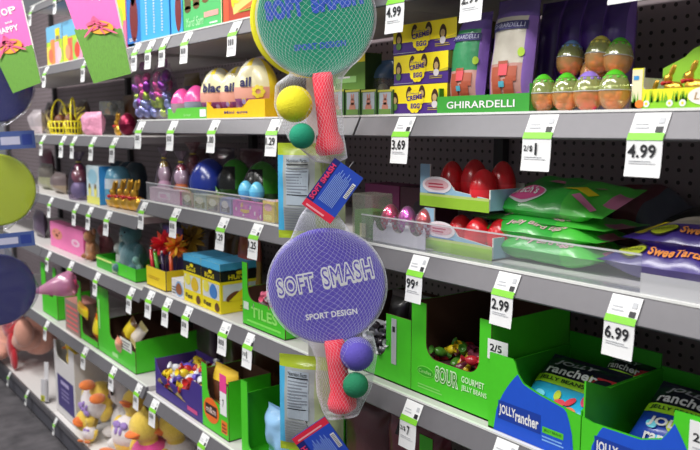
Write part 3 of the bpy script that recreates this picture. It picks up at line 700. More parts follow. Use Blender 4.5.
for px, c, lab in ((52, (70, 44, 40), 'dark brown pouch in the shade behind the first yellow basket'), (84, (84, 58, 40), 'dark brown pouch in the shade behind the leaning basket'), (130, (96, 62, 36), 'bronze pouch in shade above the maroon egg')):
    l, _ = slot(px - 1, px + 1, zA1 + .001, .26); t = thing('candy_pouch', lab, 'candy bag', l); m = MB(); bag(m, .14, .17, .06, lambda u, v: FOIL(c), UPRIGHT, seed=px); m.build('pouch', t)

for px, H, sl, lab in ((66, .145, 1.4, 'tall yellow and brown striped pouch standing between the two baskets'), (81, .125, -1.5, 'shorter yellow and brown striped pouch behind the pink grass bag'), (50, .12, 1.1, 'pale gold striped pouch beside the silvery clear bag')):
    l, _ = slot(px - 1, px + 1, zA1 + .001, .155); t = thing('candy_pouch', lab, 'candy bag', l); m = MB(); yl_ = FOIL((236, 214, 60)) if px != 50 else FOIL((206, 184, 110))
    bag(m, .14, H, .05, lambda u, v: yl_ if int((u + v * sl + 4) * 5) % 2 else FOIL((78, 52, 34)), UPRIGHT, seed=px, nu=26, nv=28); m.build('pouch', t)
# ================================================================== waist-up shelf, middle unit (fence, egg packs)
def fence(label, px0, px1, z, h, off=.008, name='shelf_fence', end=True):
    l, w = slot(px0, px1, z, off); m = MB(); m.box((0, 0, h / 2), (w, .0025, h), ACRYL); m.box((0, .012, .0012), (w, .024, .0022), ACRYL); m.box((0, -.0005, h - .001), (w, .0036, .0025), film((250, 250, 252), milk=.5, bump=0))
    if end: m.box((w / 2, .06, h / 2), (.0025, .12, h), ACRYL)
    o = m.build(name); place(tag(o, label, 'shelf fence'), l); return o
fence('clear acrylic fence across the shelf in front of the navy egg and pink carton', 147, 276, zB + .001, .062)
def cello(label, px, off, H, W, c1, c2, c3, z=zB, seed=0, filmc=(190, 160, 190), yaw=0):
    l, _ = slot(px - 1, px + 1, z + .002, off); t = thing('cello_pack', label, 'candy pack', l, None, yaw)
    a = MB(); a.ell((0, 0, H * .20), (W * .34, W * .26, H * .20), PLASTIC(c1)); a.build('base_treat', t)
    b = MB(); b.ell((0, 0, H * .50), (W * .26, W * .22, H * .18), PLASTIC(c2)); b.ell((0, 0, H * .66), (W * .17, W * .15, H * .10), PLASTIC(c3)); b.ell((-W * .1, -W * .13, H * .67), (.004, .003, .005), BLACK, n=6); b.ell((W * .06, -W * .15, H * .67), (.004, .003, .005), BLACK, n=6); b.build('figure', t)
    m = MB(); m.lathe([(W * .4, 0), (W * .44, H * .1), (W * .42, H * .4), (W * .28, H * .68), (W * .07, H * .80), (W * .16, H * .9), (W * .30, H * 1.02)], film(filmc, milk=.05, gloss=.06), n=18, ey=.75); m.build('wrapper', t)
    r = MB(); r.tube([(W * .08 * math.cos(q * .5), W * .06 * math.sin(q * .5), H * .80) for q in range(14)], .003, M((210, 190, 60), rough=.4)); r.build('tie', t)
    return t
cello('violet-tinted cello pack with yellow chick egg behind the fence', 165, .07, .175, .095, (246, 220, 226), (246, 242, 236), (236, 222, 60))
cello('violet-tinted cello pack with red, white and orange figure behind the fence', 182, .07, .165, .105, (246, 150, 50), (246, 240, 240), (220, 60, 90))
cello('pinkish cello pack leaning back between the figure pack and navy egg', 194, .19, .19, .12, (150, 90, 110), (130, 70, 90), (160, 110, 120), filmc=(220, 160, 170))
def big_egg(label, px, off, r, h, top, mid, low, band=None, z=zB):
    l, _ = slot(px - 1, px + 1, z + .002, off); t = thing('plastic_egg', label, 'plastic egg', l); pr = egg_prof(r, h)
    a = MB(); a.lathe(pr[:8], low, n=24); a.build('lower_shell', t)
    b = MB(); b.lathe([(x * 1.012, y) for x, y in pr[7:]], top, n=24, mf=(lambda i, k: mid if (band and i < band and 10 < k < 22) else top)); b.build('upper_shell', t)
    return t, r, h
NAVY = PLASTIC((24, 44, 130))
t, r, h = big_egg('big navy blue plastic egg with small printed picture behind the fence', 210, .085, .062, .150, NAVY, NAVY, NAVY)
d = MB()
def eggfn(r, h):
    def fn(x, y, z):
        a = 2 * y / h - 1; rr = r * math.sqrt(max(1e-4, 1 - a * a)) * (1 - .14 * a); ang = x / r
        return Vector(((rr + .002 + z) * math.sin(ang), -(rr + .002 + z) * math.cos(ang), y))
    return fn
e = Dec(d, None, eggfn(r, h)); e.ell(-.045, h * .42, .018, .035, P_((150, 170, 190)), 1); e.ell(-.03, h * .34, .012, .016, WHITE, 2); e.ell(-.012, h * .33, .02, .006, P_((200, 150, 130)), 3, rot=-.5); e.ell(-.045, h * .5, .010, .012, BLACK, 2); d.build('printed_picture', t)
DG = PLASTIC((48, 130, 30)); DG2 = PLASTIC((34, 70, 24)); DK = PLASTIC((14, 16, 14))
for px, off, lab in ((236, .13, 'dark green egg with black front panel next to the navy egg'), (263, .11, 'dark green egg with black front panel above the blue-topped eggs')):
    t, r, h = big_egg(lab, px, off, .058, .150, DG, DK, DG2, 5)
    d = MB(); e = Dec(d, None, eggfn(r, h)); e.ell(-.02, h * .30, .024, .022, P_((130, 190, 90)), 1); e.ell(-.012, h * .34, .010, .004, WHITE, 2, rot=.4); e.ell(-.03, h * .26, .008, .006, P_((200, 220, 170)), 2); d.build('printed_picture', t)
for px, off, lab in ((246, .045, 'light blue egg poking out of the pink carton, first of two'), (257, .045, 'light blue egg poking out of the pink carton, second of two')):
    l, _ = slot(px - 1, px + 1, zB + .045, off); two_tone_egg(lab, l, .021, .055, PLASTIC((110, 200, 236)), PLASTIC((90, 180, 226)), 'light blue eggs in the carton')
def art(f, s, t, w, h, d):
    rr = random.Random(5)
    for k in range(26): f.ell(rr.uniform(.005, w - .005), rr.uniform(.005, h - .005), rr.uniform(.003, .006), rr.uniform(.003, .006), P_(rr.choice([(246, 130, 200), (220, 90, 180), (250, 200, 120), (190, 80, 190), (250, 240, 240)])), 1 + k % 3)
    f.text('eggs', w * .3, h * .3, w * .3, h * .22, YELLOW, 5, off=.03)
carton('egg_carton', 'pink and violet carton holding light blue eggs behind the clear fence', 'box', 233, 262, 190, zB, .02, .018, (P_((214, 104, 190)), P_((190, 80, 170)), PINK), art, h=.045)
def art(f, s, t, w, h, d): f.ell(w * .5, h * .7, w * .35, h * .18, P_((250, 180, 190)), 1); f.rect(w * .1, h * .1, w * .7, h * .25, P_((250, 240, 120)), 1)
carton('candy_box', 'yellow and pink candy box at the near end of the clear fence', 'box', 263, 274, 193, zB, .02, .05, (P_((240, 206, 70)), YELLOW, P_((250, 200, 190))), art, h=.055)
def art(f, s, t, w, h, d): f.rect(w * .1, h * .1, w * .8, h * .4, P_((110, 96, 100))); f.ell(w * .5, h * .6, w * .3, h * .25, P_((214, 204, 200)), 2); f.lines(w * .2, h * .15, w * .6, h * .2, 2, PALE, 3)
for a, b2, c, lab in ((182, 193, (190, 150, 160), 'small pinkish candy box behind the fence, below the figure pack'), (194, 206, (176, 180, 190), 'small grey candy box behind the fence, below the navy egg'), (207, 219, (180, 160, 150), 'small tan candy box behind the fence, below the navy egg'), (220, 231, (150, 150, 190), 'small violet-grey candy box behind the fence beside the pink carton')):
    carton('candy_box', lab, 'box', a, b2, 190, zB, .022, .03, (P_(c), P_(c), P_(c)), art, 'small boxes behind the fence', h=.045)
def art(f, s, t, w, h, d): f.rect(w * .3, h * .25, w * .4, h * .5, P_((240, 220, 228))); f.lines(w * .36, h * .35, w * .3, h * .3, 3, PINK, 2)
carton('candy_box', 'wide pale pink candy box behind the fence near the gold bunnies', 'box', 150, 180, 188, zB, .022, .03, (P_((224, 186, 200)), PINK, P_((226, 200, 210))), art, h=.045)
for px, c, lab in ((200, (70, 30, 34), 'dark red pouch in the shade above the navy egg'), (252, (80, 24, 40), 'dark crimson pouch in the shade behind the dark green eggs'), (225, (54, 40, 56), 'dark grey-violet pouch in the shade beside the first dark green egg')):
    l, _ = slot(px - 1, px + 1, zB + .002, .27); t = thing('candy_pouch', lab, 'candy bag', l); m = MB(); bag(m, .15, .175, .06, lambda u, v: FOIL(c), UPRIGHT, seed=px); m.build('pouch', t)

# ================================================================== gold bunny shelf (far unit)
l, _ = slot(47, 49, zB1, .1); t = thing('clear_pack', 'smoky clear pack with grey-green contents at the far end of the bunny shelf', 'candy pack', l); m = MB()
bag(m, .2, .13, .08, lambda u, v: FOIL((96, 90, 84)) if v > .5 else FOIL((150, 150, 120)), UPRIGHT, seed=51, amp=.01); m.build('pouch', t)
l, _ = slot(60, 62, zB1, .08); t = thing('clear_pack', 'smoky clear pack with brown contents beside the violet cello pack', 'candy pack', l); m = MB()
bag(m, .17, .10, .07, lambda u, v: FOIL((110, 96, 96)) if v > .4 else FOIL((146, 130, 110)), UPRIGHT, seed=52, amp=.01); m.build('pouch', t)
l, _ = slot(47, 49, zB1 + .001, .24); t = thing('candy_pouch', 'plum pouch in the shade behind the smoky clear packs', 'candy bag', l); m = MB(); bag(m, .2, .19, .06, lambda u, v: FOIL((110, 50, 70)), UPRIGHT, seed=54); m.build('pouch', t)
cello('violet-tinted cello pack with crimson figure beside the tall pale blue carton', 80, .05, .20, .14, (196, 196, 216), (226, 140, 130), (226, 60, 110), z=zB1, filmc=(150, 120, 170))
def art(f, s, t, w, h, d):
    f.rect(0, 0, w, h * .2, P_((220, 220, 110))); f.ell(w * .5, h * .72, w * .35, h * .2, P_((150, 196, 214)), 2)
    for x in (.25, .7): f.ell(w * x, h * .34, w * .12, h * .16, P_((226, 220, 120)), 2); f.ell(w * x, h * .46, w * .07, h * .07, P_((120, 100, 70)), 3)
carton('toy_box', 'tall pale blue and white carton with yellow chick pictures', 'box', 87.5, 100, 166, zB1, .03, .06, (P_((196, 214, 220)), SKY, P_((200, 216, 224))), art)
l, w = slot(100.5, 113, zB1 + .001, .03); t = thing('toy_pack', 'rounded sky-blue pack with white band next to the gold bunnies', 'toy pack', l); m = MB()
pr = [(.0, 0), (.045, .004), (.052, .03), (.052, .07), (.05, .11), (.042, .14), (.025, .155), (0, .158)]
bp2 = PLASTIC((96, 160, 190)); wp = PLASTIC((196, 206, 216)); op = PLASTIC((230, 180, 60))
m.lathe(pr, bp2, Matrix.Translation((0, .05, 0)), mf=lambda i, k: op if i < 2 else wp if i == 3 else bp2); m.build('rounded_shell', t)
for px, off, lab, s, z in ((117, .045, 'gold foil bunny with wide red bow next to the rounded blue pack', 2.0, 0), (125, .05, 'gold foil bunny with red bow, first of three leaning close together', 2.15, 0), (132, .055, 'gold foil bunny with red bow, middle of three leaning close together', 2.2, 0), (139, .06, 'gold foil bunny with red bow, last of three beside the clear fence', 2.2, 0)):
    l, _ = slot(px - .5, px + .5, zB1 + .002, off); gold_bunny(lab, l, s * .75 * 1.0, 0.25, 'gold bunnies with red bows')
for px, lab in ((119, 'slate blue pack in the shade behind the bow bunnies, first of three'), (129, 'slate blue pack in the shade behind the bow bunnies, middle of three'), (137, 'slate blue pack in the shade behind the bow bunnies, last of three')):
    l, _ = slot(px - 1, px + 1, zB1 + .001, .2); t = thing('toy_pack', lab, 'toy pack', l, 'slate blue packs'); m = MB()
    m.lathe([(x * .9, y * 1.05) for x, y in pr], PLASTIC((70, 90, 104))); m.build('rounded_shell', t)

# ================================================================== waist-up shelf, near unit
fence('long clear acrylic fence in front of the egg pack, red toys and green bags', 362, 640, zB + .001, .060, .006, end=False)
l, w = slot(640, 735, zB + .001, .006); m = MB(); m.box((0, 0, .016), (w, .002, .032), film((225, 225, 228), milk=.55)); m.box((0, .015, .001), (w, .03, .002), ACRYL)
place(tag(m.build('shelf_fence'), 'low frosted strip in front of the purple candy bags', 'shelf fence'), l)
# clear box of green candy by the purple disc
l, w = slot(352, 372, zB + .001, .025); t = thing('clear_candy_box', 'clear plastic box of green candy just behind the purple foam disc', 'candy box', l)
m = MB(); m.box((0, .03, .05), (w, .06, .10), film((226, 226, 210), milk=.15)); m.build('clear_box', t, bevel=.003)
m = MB(); m.box((0, .03, .033), (w * .9, .05, .06), P_((84, 150, 50))); m.box((0, .003, .02), (w * .3, .001, .03), P_((210, 210, 180))); m.build('candy_card', t)
# egg pack with domes
l, w = slot(373, 425, zB + .001, .022); t = thing('egg_pack', 'white card pack of three foil eggs under clear domes', 'candy pack', l)
pts = [(0, 0), (w, 0), (w, .036)]
for q in range(3):
    cx = w * (5 - 2 * q) / 6; pts += [(cx + .022 * math.cos(a), .046 - .020 * math.sin(a)) for a in [k * math.pi / 8 for k in range(9)]]
pts += [(0, .036)]
m = MB(); m.prism(pts, .002, M((222, 216, 222), rough=.5), TF(w)); m.box((0, .025, .001), (w, .05, .002), WHITECARD); m.build('card', t)
m = MB()
for q in range(3): m.lathe([(x * 1.12, y * 1.05 + .018) for x, y in egg_prof(.021, .062)], film((250, 240, 244), milk=.06, gloss=.06), Matrix.Translation((w * (2 * q - 2) / 6, .026, 0)))
m.build('clear_domes', t)
for q, (c, nm) in enumerate((((230, 70, 120), 'pink'), ((214, 90, 200), 'violet-pink'), ((190, 60, 70), 'red and silver'))):
    o = MB(); o.lathe([(x * .97, y + .02) for x, y in egg_prof(.021, .062)], METFOIL(c), mf=lambda i, k: METFOIL(c) if i > 8 or (i + k) % 3 else METFOIL((214, 200, 214)))
    o = o.build('foil_egg'); tag(o, f'{nm} foil egg under a dome of the white card pack', 'chocolate egg', 'eggs in the domed card pack')
    yy = l + Vector((.026, -w * (2 * q - 2) / 6, 0)); place(o, yy)
l, _ = slot(368, 372, zB + .002, .26)
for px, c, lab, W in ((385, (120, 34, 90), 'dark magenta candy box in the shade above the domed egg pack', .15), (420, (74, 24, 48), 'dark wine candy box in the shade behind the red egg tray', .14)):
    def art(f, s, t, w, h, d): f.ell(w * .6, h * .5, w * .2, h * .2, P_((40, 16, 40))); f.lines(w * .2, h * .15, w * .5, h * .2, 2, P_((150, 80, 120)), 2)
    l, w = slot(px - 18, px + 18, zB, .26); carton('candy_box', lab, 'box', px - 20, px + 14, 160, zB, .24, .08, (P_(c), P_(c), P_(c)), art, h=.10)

# red egg trays (two, one on the other)
def red_tray(label, px0, px1, z, off, hh, wt):
    l, w = slot(px0, px1, z, off)
    LB = P_((150, 190, 214)); lg = P_((150, 196, 50))
    def art(f, w, fr):
        f.rect(0, 0, w, hh * .25, lg); f.rect(0, hh * .25, w, hh * .06, P_((190, 206, 120)), 1)
        f.ell(w * .26, hh * .52, w * .22, hh * .20, P_((232, 222, 226)), 2); f.ell(w * .26, hh * .53, w * .18, hh * .13, P_((216, 170, 176)), 3); f.lines(w * .14, hh * .46, w * .24, hh * .14, 2, P_((180, 60, 80)), 4); f.lines(w * .12, hh * .32, w * .34, hh * .06, 1, P_((110, 150, 200)), 3)
    fr = [(0, 0), (w, 0), (w, hh * .30), (w * .52, hh * .42), (w * .46, hh * .55), (w * .24, hh * .66), (w * .15, hh * .62), (w * .15, hh), (0, hh)]
    return tray('display_tray', label, 'display tray', l, w, .10, fr, hh * .5, hh * .6, LB, WHITECARD, art, near=True), l, w
REDE = PLASTIC((206, 26, 36)); RD2 = PLASTIC((230, 44, 54))
t1, l1, w1 = red_tray('light blue and green tray of red eggs, lower of the two', 424, 492, zB, .045, .085, 0)
t2, l2, w2 = red_tray('light blue and green tray of red eggs, upper of the two', 420, 489, zB + .088, .05, .085, 0)
def red_egg(lab, base, x, y, z, r, h, dome=False):
    t = two_tone_egg(lab, base + Vector((y, -x, z)), r, h, REDE, RD2, 'red plastic eggs in the light blue trays')
    return t
red_egg('red plastic egg behind the white oval of the upper tray', l2, -w2 * .28, .05, .006, .026, .085)
red_egg('red plastic egg in the middle of the upper tray', l2, w2 * .0, .06, .008, .028, .088)
red_egg('red plastic egg at the far back corner of the upper tray', l2, w2 * .34, .07, .006, .026, .088)
red_egg('large red plastic egg in front at the open end of the upper tray', l2, w2 * .30, .025, .004, .027, .076)
red_egg('red plastic egg behind the white oval of the lower tray', l1, -w1 * .2, .05, .004, .026, .068)
red_egg('red plastic egg at the open end of the lower tray', l1, w1 * .15, .03, .004, .027, .070)
red_egg('red plastic egg next to the green bags in the lower tray', l1, w1 * .38, .045, .004, .025, .070)

# long candy bags lying flat: a pillow seen along its side
def lying_bag(name, label, loc, L, dep, th, mf, art=None, yaw=0, tilt=0, roll=0, seed=1, group=None, crimp=.06):
    t = thing(name, label, 'candy bag', loc, group, yaw); t.rotation_euler = (tilt, roll, SIDE + yaw)
    m = MB(); T = Matrix.Translation((0, 0, th / 2)) @ Matrix(((0, 1, 0, -L / 2), (-1, 0, 0, dep / 2), (0, 0, 1, 0), (0, 0, 0, 1)))
    d = bag(m, dep, L, th, mf, T, seed=seed, amp=.007, crimp=crimp, nu=20, nv=30, sides=5)
    m.build('pouch', t)
    if art:
        p = MB(); e = Dec(p, T, d.fn, step=.0007); art(e, dep, L); p.build('printed_front', t)
    return t
# art coordinates on a lying bag: x = across the depth measured from the back edge, y = along the bag
GB = FOIL((52, 176, 62)); GB2 = FOIL((78, 200, 66)); GB3 = FOIL((34, 110, 44)); PKF = FOIL((206, 120, 160)); YLF = FOIL((236, 210, 40))
class Turn:                # write along the length of a lying bag
    def __init__(s, d, dep): s.d = d; s.dep = dep
    def conv(s, p): return (s.dep - p[1], p[0])
    def put(s, pts, fs, m, lay): s.d.put([s.conv(p) for p in pts], fs, m, lay)
for nm in ('poly', 'rect', 'ell', 'text', 'lines', 'egg'): setattr(Turn, nm, getattr(Dec, nm))
Turn.fn = None
def gart(oval):
    def a(d, dep, L):
        e = Turn(d, dep)
        if oval:
            e.ell(L * .32, dep * .20, L * .16, dep * .17, WHITE, 2); e.ell(L * .32, dep * .20, L * .15, dep * .145, P_((226, 90, 150)), 3); e.text("Brach's", L * .21, dep * .13, L * .22, dep * .15, WHITE, 5, off=.02)
            e.poly([(L * .60, dep * .30), (L * .72, dep * .50), (L * .84, dep * .42), (L * .80, dep * .30), (L * .70, dep * .34)], YELLOW, 3); e.poly([(L * .70, dep * .20), (L * .90, dep * .04), (L * .92, dep * .12), (L * .74, dep * .28)], P_((220, 130, 170)), 3)
            e.poly([(L * .35, dep * .62), (L * .80, dep * .55), (L * .84, dep * .64), (L * .4, dep * .70)], P_((214, 130, 160)), 3)
        else:
            e.text('Jelly Bird Eggs', L * .28, dep * .022, L * .48, dep * .07, P_((226, 170, 190)), 3, off=.01, shear=.2); e.poly([(L * .22, dep * .15), (L * .42, dep * .16), (L * .62, dep * .16), (L * .62, dep * .20), (L * .42, dep * .20), (L * .22, dep * .18)], P_((230, 220, 220)), 3)
    return a
def gmf(u, v): return PKF if (v > .9 and .3 < u < .7) else GB2 if v > .68 else GB
def gbag(lab, px0, px1, z, off, dep, th, oval, seed, tilt=0, roll=0, yaw=0):
    l, w = slot(px0, px1, z, off + dep / 2 - .0); return lying_bag('candy_bag', lab, l, w, dep, th, gmf, gart(oval), yaw, tilt, roll, seed, 'green candy bags')
gbag('green candy bag at the bottom of the pile behind the fence', 484, 602, zB + .002, .008, .12, .050, False, 61, tilt=.0)
gbag('green candy bag second from the bottom of the pile', 474, 596, zB + .034, .010, .13, .042, False, 62)
gbag('thin green candy bag second from the top of the pile', 470, 604, zB + .060, .02, .14, .028, False, 63)
gbag('green candy bag on top of the pile with pink and white oval', 488, 604, zB + .070, .025, .14, .052, True, 64, tilt=.30)
PB = FOIL((60, 40, 130)); PB2 = FOIL((84, 56, 158)); CB = FOIL((226, 214, 196)); YB = FOIL((226, 210, 40))
def part_(d, dep, L):
    e = Turn(d, dep)
    e.ell(L * .26, dep * .12, L * .10, dep * .10, P_((46, 40, 40)), 2); e.ell(L * .26, dep * .12, L * .09, dep * .085, P_((176, 190, 40)), 3); e.text('Wonka', L * .19, dep * .09, L * .14, dep * .065, P_((70, 80, 20)), 5)
    e.text('SweeTarts', L * .38, dep * .05, L * .34, dep * .12, P_((240, 150, 70)), 4, off=.03)
    e.poly([(L * .10, dep * .30), (L * .2, dep * .34), (L * .24, dep * .28), (L * .14, dep * .24)], YELLOW, 3)
def pmf(u, v): return CB if (u < .70 and .1 < v < .95) else YB if (u < .75 and v < .1) else PB2 if u < .78 else PB
def pbag(lab, px0, px1, z, off, dep, th, seed, tilt=0, roll=0):
    l, w = slot(px0, px1, z, off + dep / 2); return lying_bag('candy_bag', lab, l, w, dep, th, pmf, part_, 0, tilt, roll, seed, 'purple candy bags')
pbag('glossy purple candy bag at the bottom, against the frosted strip', 590, 745, zB + .003, .012, .13, .052, 71, tilt=.03)
pbag('glossy purple candy bag with cream top lying on the other purple bag', 622, 780, zB + .046, .03, .14, .044, 72, tilt=.10)
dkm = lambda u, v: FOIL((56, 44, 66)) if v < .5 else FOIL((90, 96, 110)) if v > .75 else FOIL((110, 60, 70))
def dart(d, dep, L):
    e = Turn(d, dep); e.poly([(L * .1, dep * .3), (L * .45, dep * .36), (L * .5, dep * .5), (L * .15, dep * .46)], P_((190, 160, 40)), 2); e.poly([(L * .3, dep * .55), (L * .6, dep * .5), (L * .55, dep * .7), (L * .35, dep * .72)], P_((130, 50, 70)), 2)
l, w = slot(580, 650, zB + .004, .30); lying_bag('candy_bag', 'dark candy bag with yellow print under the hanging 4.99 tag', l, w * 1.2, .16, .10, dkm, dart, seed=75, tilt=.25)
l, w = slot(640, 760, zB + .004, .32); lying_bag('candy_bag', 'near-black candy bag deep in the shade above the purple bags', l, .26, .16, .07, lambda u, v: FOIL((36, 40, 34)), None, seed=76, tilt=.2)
# ================================================================== knee-high and lower shelves
TG = P_((74, 204, 34)); TGD = P_((52, 170, 28)); GT2 = M((70, 200, 30), rough=.4, coat=.2)
def candy_pile(parent_label, base, spots, cols, grp, r=(.016, .010, .010), name='wrapped_candy', desc='wrapped candy'):
    ms = []
    for c in cols:
        m = MB(); m.ell((0, 0, 0), r, FOIL(c[1]), n=8)
        for sx in (-1, 1): m.lathe([(r[1] * .35, r[0] * .9), (r[1] * .9, r[0] * 1.5)], FOIL(c[1]), Matrix.Rotation(sx * math.pi / 2, 4, 'Y'), n=8, sm=False)
        ms.append((c[0], m.mesh(name)))
    rr = random.Random(len(spots) * 7 + sum(map(ord, grp)))
    for i, p in enumerate(spots):
        nm, me = ms[i % len(ms)]; o = bpy.data.objects.new(name, me); COL.objects.link(o)
        o.location = base + Vector((p[1], -p[0], p[2])); o.rotation_euler = (rr.uniform(-.7, .7), rr.uniform(-.6, .6), rr.uniform(0, 6.3))
        tag(o, f'{nm} {desc} {parent_label}', 'candy', f'{nm} candies {grp}')
def heap(w, d, z, n, layers, seed, x0=0, y0=0):
    rr = random.Random(seed); out = []
    for L in range(layers):
        for k in range(n - L * 2): out.append((x0 + rr.uniform(-.5, .5) * w * (1 - .18 * L), y0 + rr.uniform(0, 1) * d, z + L * .016 + rr.uniform(0, .006)))
    return out

# --- near unit: sour jelly bean boxes
def sour_art(d, w, fr):
    d.ell(w * .20, .052, w * .115, .0115, P_((120, 220, 80)), 2); d.ell(w * .20, .052, w * .108, .0095, TGD, 3); d.text('Candies', w * .115, .048, w * .17, .008, P_((170, 236, 140)), 4, shear=.2)
    d.bubble('SOUR', w * .335, .040, w * .30, .034, P_((220, 246, 205)), P_((60, 150, 30)), .07, .005, 1.12, 3)
    d.text('GOURMET', w * .67, .058, w * .27, .013, P_((214, 245, 200)), 3, off=.02); d.text('JELLY BEANS', w * .67, .040, w * .30, .013, P_((214, 245, 200)), 3, off=.02)
    d.lines(w * .1, .015, w * .4, .012, 2, P_((130, 214, 100)), 2)
loc, w = slot(411, 489, zC, .03)
H1 = high(411, 300, zC, .03)
fr = u_cut(w, H1, w * .2, w * .13, .082, .03)
sb = tray('candy_display', 'tall green cut-out box of sour gourmet jelly beans with white lettering', 'display box', loc, w, .24, fr, H1 * .98, H1, TG, BROWNCARD, sour_art, hsf=H1)
m = MB(); m.box((0, 0, .019), (.048, .0006, .038), PAPER); d = Dec(m, Matrix.Translation((-.024, -.0004, 0)) @ UPRIGHT); d.text('2/5', .006, .016, .028, .014, INK, 1, off=.02); d.rect(.006, .008, .03, .002, PALE)
l, _ = slot(477, 480, zC, .028); o = m.build('price_card'); place(tag(o, 'white 2/5 card stuck between the sour box and the blue bean tray', 'price card'), (D + .024, Yat(489, D, zC + .17), zC + Zat(361, D + .024, Yat(489, D, zC + .17)) - zC))
candy_pile('in the sour jelly bean box', loc, heap(w * .6, .08, .074, 16, 2, 5, 0, .025), [('yellow', (226, 200, 40)), ('plum', (110, 40, 60)), ('green', (70, 130, 40)), ('red', (180, 40, 50))], 'in the sour box')
m = MB(); m.box((0, .13, .036), (w * .9, .2, .068), M((60, 40, 34), rough=.8)); m.build('inner_riser', sb)
H2 = high(395, 316, zC, .03); loc, w = slot(335, 410.5, zC, .03)
fr = u_cut(w, H2, w * .16, w * .30, .05, .03)
sb2 = tray('candy_display', 'green cut-out box of beans behind the purple and green foam balls', 'display box', loc, w, .22, fr, H2 * .98, H2 * .98, TG, BROWNCARD, None)
m = MB(); m.box((w * .30, -.001, H2 * .62), (.016, .0008, .10), PALE); m.box((w * .30, -.0016, H2 * .80), (.008, .0006, .012), INK); m.build('side_label', sb2)
candy_pile('in the green box behind the foam balls', loc, heap(w * .45, .05, .06, 10, 4, 8, w * .05, .012), [('white', (220, 220, 224)), ('grey', (120, 120, 128)), ('dark', (50, 44, 50))], 'behind the foam balls')
for q, (x, lab) in enumerate(((-.03, 'dark foil bag standing at the back of the box behind the foam balls'), (.035, 'dark foil bag with pale tip beside the sour jelly bean box'))):
    t = thing('candy_bag', lab, 'candy bag', loc + Vector((.12, -x, .006))); m = MB(); bag(m, .07, H2 * 1.10, .05, lambda u, v: FOIL((40, 34, 34)) if v < .9 else FOIL((110, 100, 96)), UPRIGHT, seed=80 + q); m.build('pouch', t)

# --- blue jelly bean trays
JB = P_((26, 84, 206)); JB2 = P_((20, 60, 160))
def jolly_art(d, w, fr):
    n = 16; x0, x1 = w * .07, w * .95
    pts = [(x0, 0)] + [(x0 + (w * .34) * (1 - math.cos(a)), .074 * math.sin(a)) for a in [k * math.pi / 2 / n for k in range(n + 1)]]
    def top(x):
        c = [p for p in fr[2:]]
        for i in range(len(c) - 1):
            if c[i + 1][0] <= x <= c[i][0]: q = (x - c[i][0]) / min(-1e-6, c[i + 1][0] - c[i][0]); return c[i][1] + (c[i + 1][1] - c[i][1]) * q
        return .07
    ts = [k / 30 for k in range(31)]; xs = [x0 + (x1 - x0) * q for q in ts]
    pts = [(x0, 0), (x1, 0)] + [(x, max(.001, min(.125 * min(1, ((x - x0) / (w * .30))) ** .5 if x < x0 + w * .3 else .125 * min(1, ((x1 - x) / (w * .22)) ** .5), top(x) - .0015))) for x in reversed(xs)]
    d.poly(pts, JB, 1)
    d.rect(w * .12, .025, w * .48, .034, JB2, 2); d.text('JOLLY', w * .135, .031, w * .19, .022, WHITE, 3, off=.03); d.text('rancher', w * .325, .031, w * .255, .021, WHITE, 3, off=.03)
    d.rect(w * .62, .030, w * .22, .011, P_((90, 200, 40)), 2); d.text('JELLY BEANS', w * .64, .033, w * .18, .005, P_((20, 80, 30)), 3); d.lines(w * .62, .016, w * .24, .012, 2, P_((130, 180, 240)), 2)
JK = FOIL((20, 24, 40)); JBF = FOIL((40, 180, 226)); JLM = FOIL((160, 226, 40)); JBL = FOIL((30, 70, 180))
def jolly_bag(label, loc, W, H, tilt, seed, dark=False):
    t = thing('candy_bag', label, 'candy bag', loc, 'jelly bean bags in the blue trays'); t.rotation_euler = (tilt, 0, SIDE)
    m = MB(); d = bag(m, W, H, .055, lambda u, v: JK if v > .60 else (JBL if dark else JBF), UPRIGHT, seed=seed, amp=.006, nu=20, nv=24); m.build('pouch', t)
    p = MB(); e = Dec(p, UPRIGHT, d.fn, step=.0008)
    e.text('JOLLY', W * .18, H * .76, W * .52, H * .12, P_((190, 190, 200)), 3, off=.03); e.text('rancher', W * .14, H * .63, W * .66, H * .12, WHITE, 3, off=.03)
    e.rect(W * .06, H * .49, W * .74, H * .115, P_((170, 230, 40)), 2); e.text('JELLY BEANS', W * .12, H * .515, W * .6, H * .06, P_((30, 70, 30)), 4, off=.02)
    for k, (x, y, c) in enumerate(((.55, .28, (240, 70, 90)), (.66, .33, (230, 60, 80)), (.47, .36, (200, 220, 60)), (.72, .22, (240, 120, 60)), (.36, .18, (90, 210, 240)), (.8, .40, (220, 70, 110)), (.25, .33, (120, 226, 250)))): e.ell(W * x, H * y, W * .07, H * .045, P_(c), 3, rot=k)
    e.poly([(W * .72, H * .60), (W * .96, H * .66), (W * .94, H * .80), (W * .78, H * .74)], P_((200, 40, 50)), 2); e.poly([(W * .66, H * .62), (W * .76, H * .66), (W * .72, H * .74)], P_((150, 170, 50)), 3)
    if dark: e.text('JOLLY', W * .2, H * .30, W * .56, H * .13, WHITE, 4, off=.04); e.text('rancher', W * .22, H * .16, W * .6, H * .11, WHITE, 4, off=.03)
    p.build('printed_front', t); return t
loc, w = slot(488, 579, zC, .012); HJ = high(488, 352, zC, .012)
fr = [(0, 0), (w, 0), (w, .082), (w * .90, .084), (w * .55, .096), (w * .40, .104), (w * .335, .118), (w * .30, HJ - .006), (w * .27, HJ), (0, HJ)]
t = tray('candy_display', 'green and blue tray of jelly bean bags beside the sour box', 'display box', loc, w, .24, fr, .115, HJ * 1.0, TG, TGD, jolly_art, hsf=.09)
jolly_bag('blue and black jelly bean bag with lime band leaning in the first blue tray', loc + Vector((.055, w * .03, .010)), w * .86, .16, -.92, 91)
jolly_bag('jelly bean bag lying behind, its dark top showing over the divider', loc + Vector((.175, -w * .24, .034)), w * .5, .11, -.7, 92)
loc, w = slot(580, 706, zC, .012)
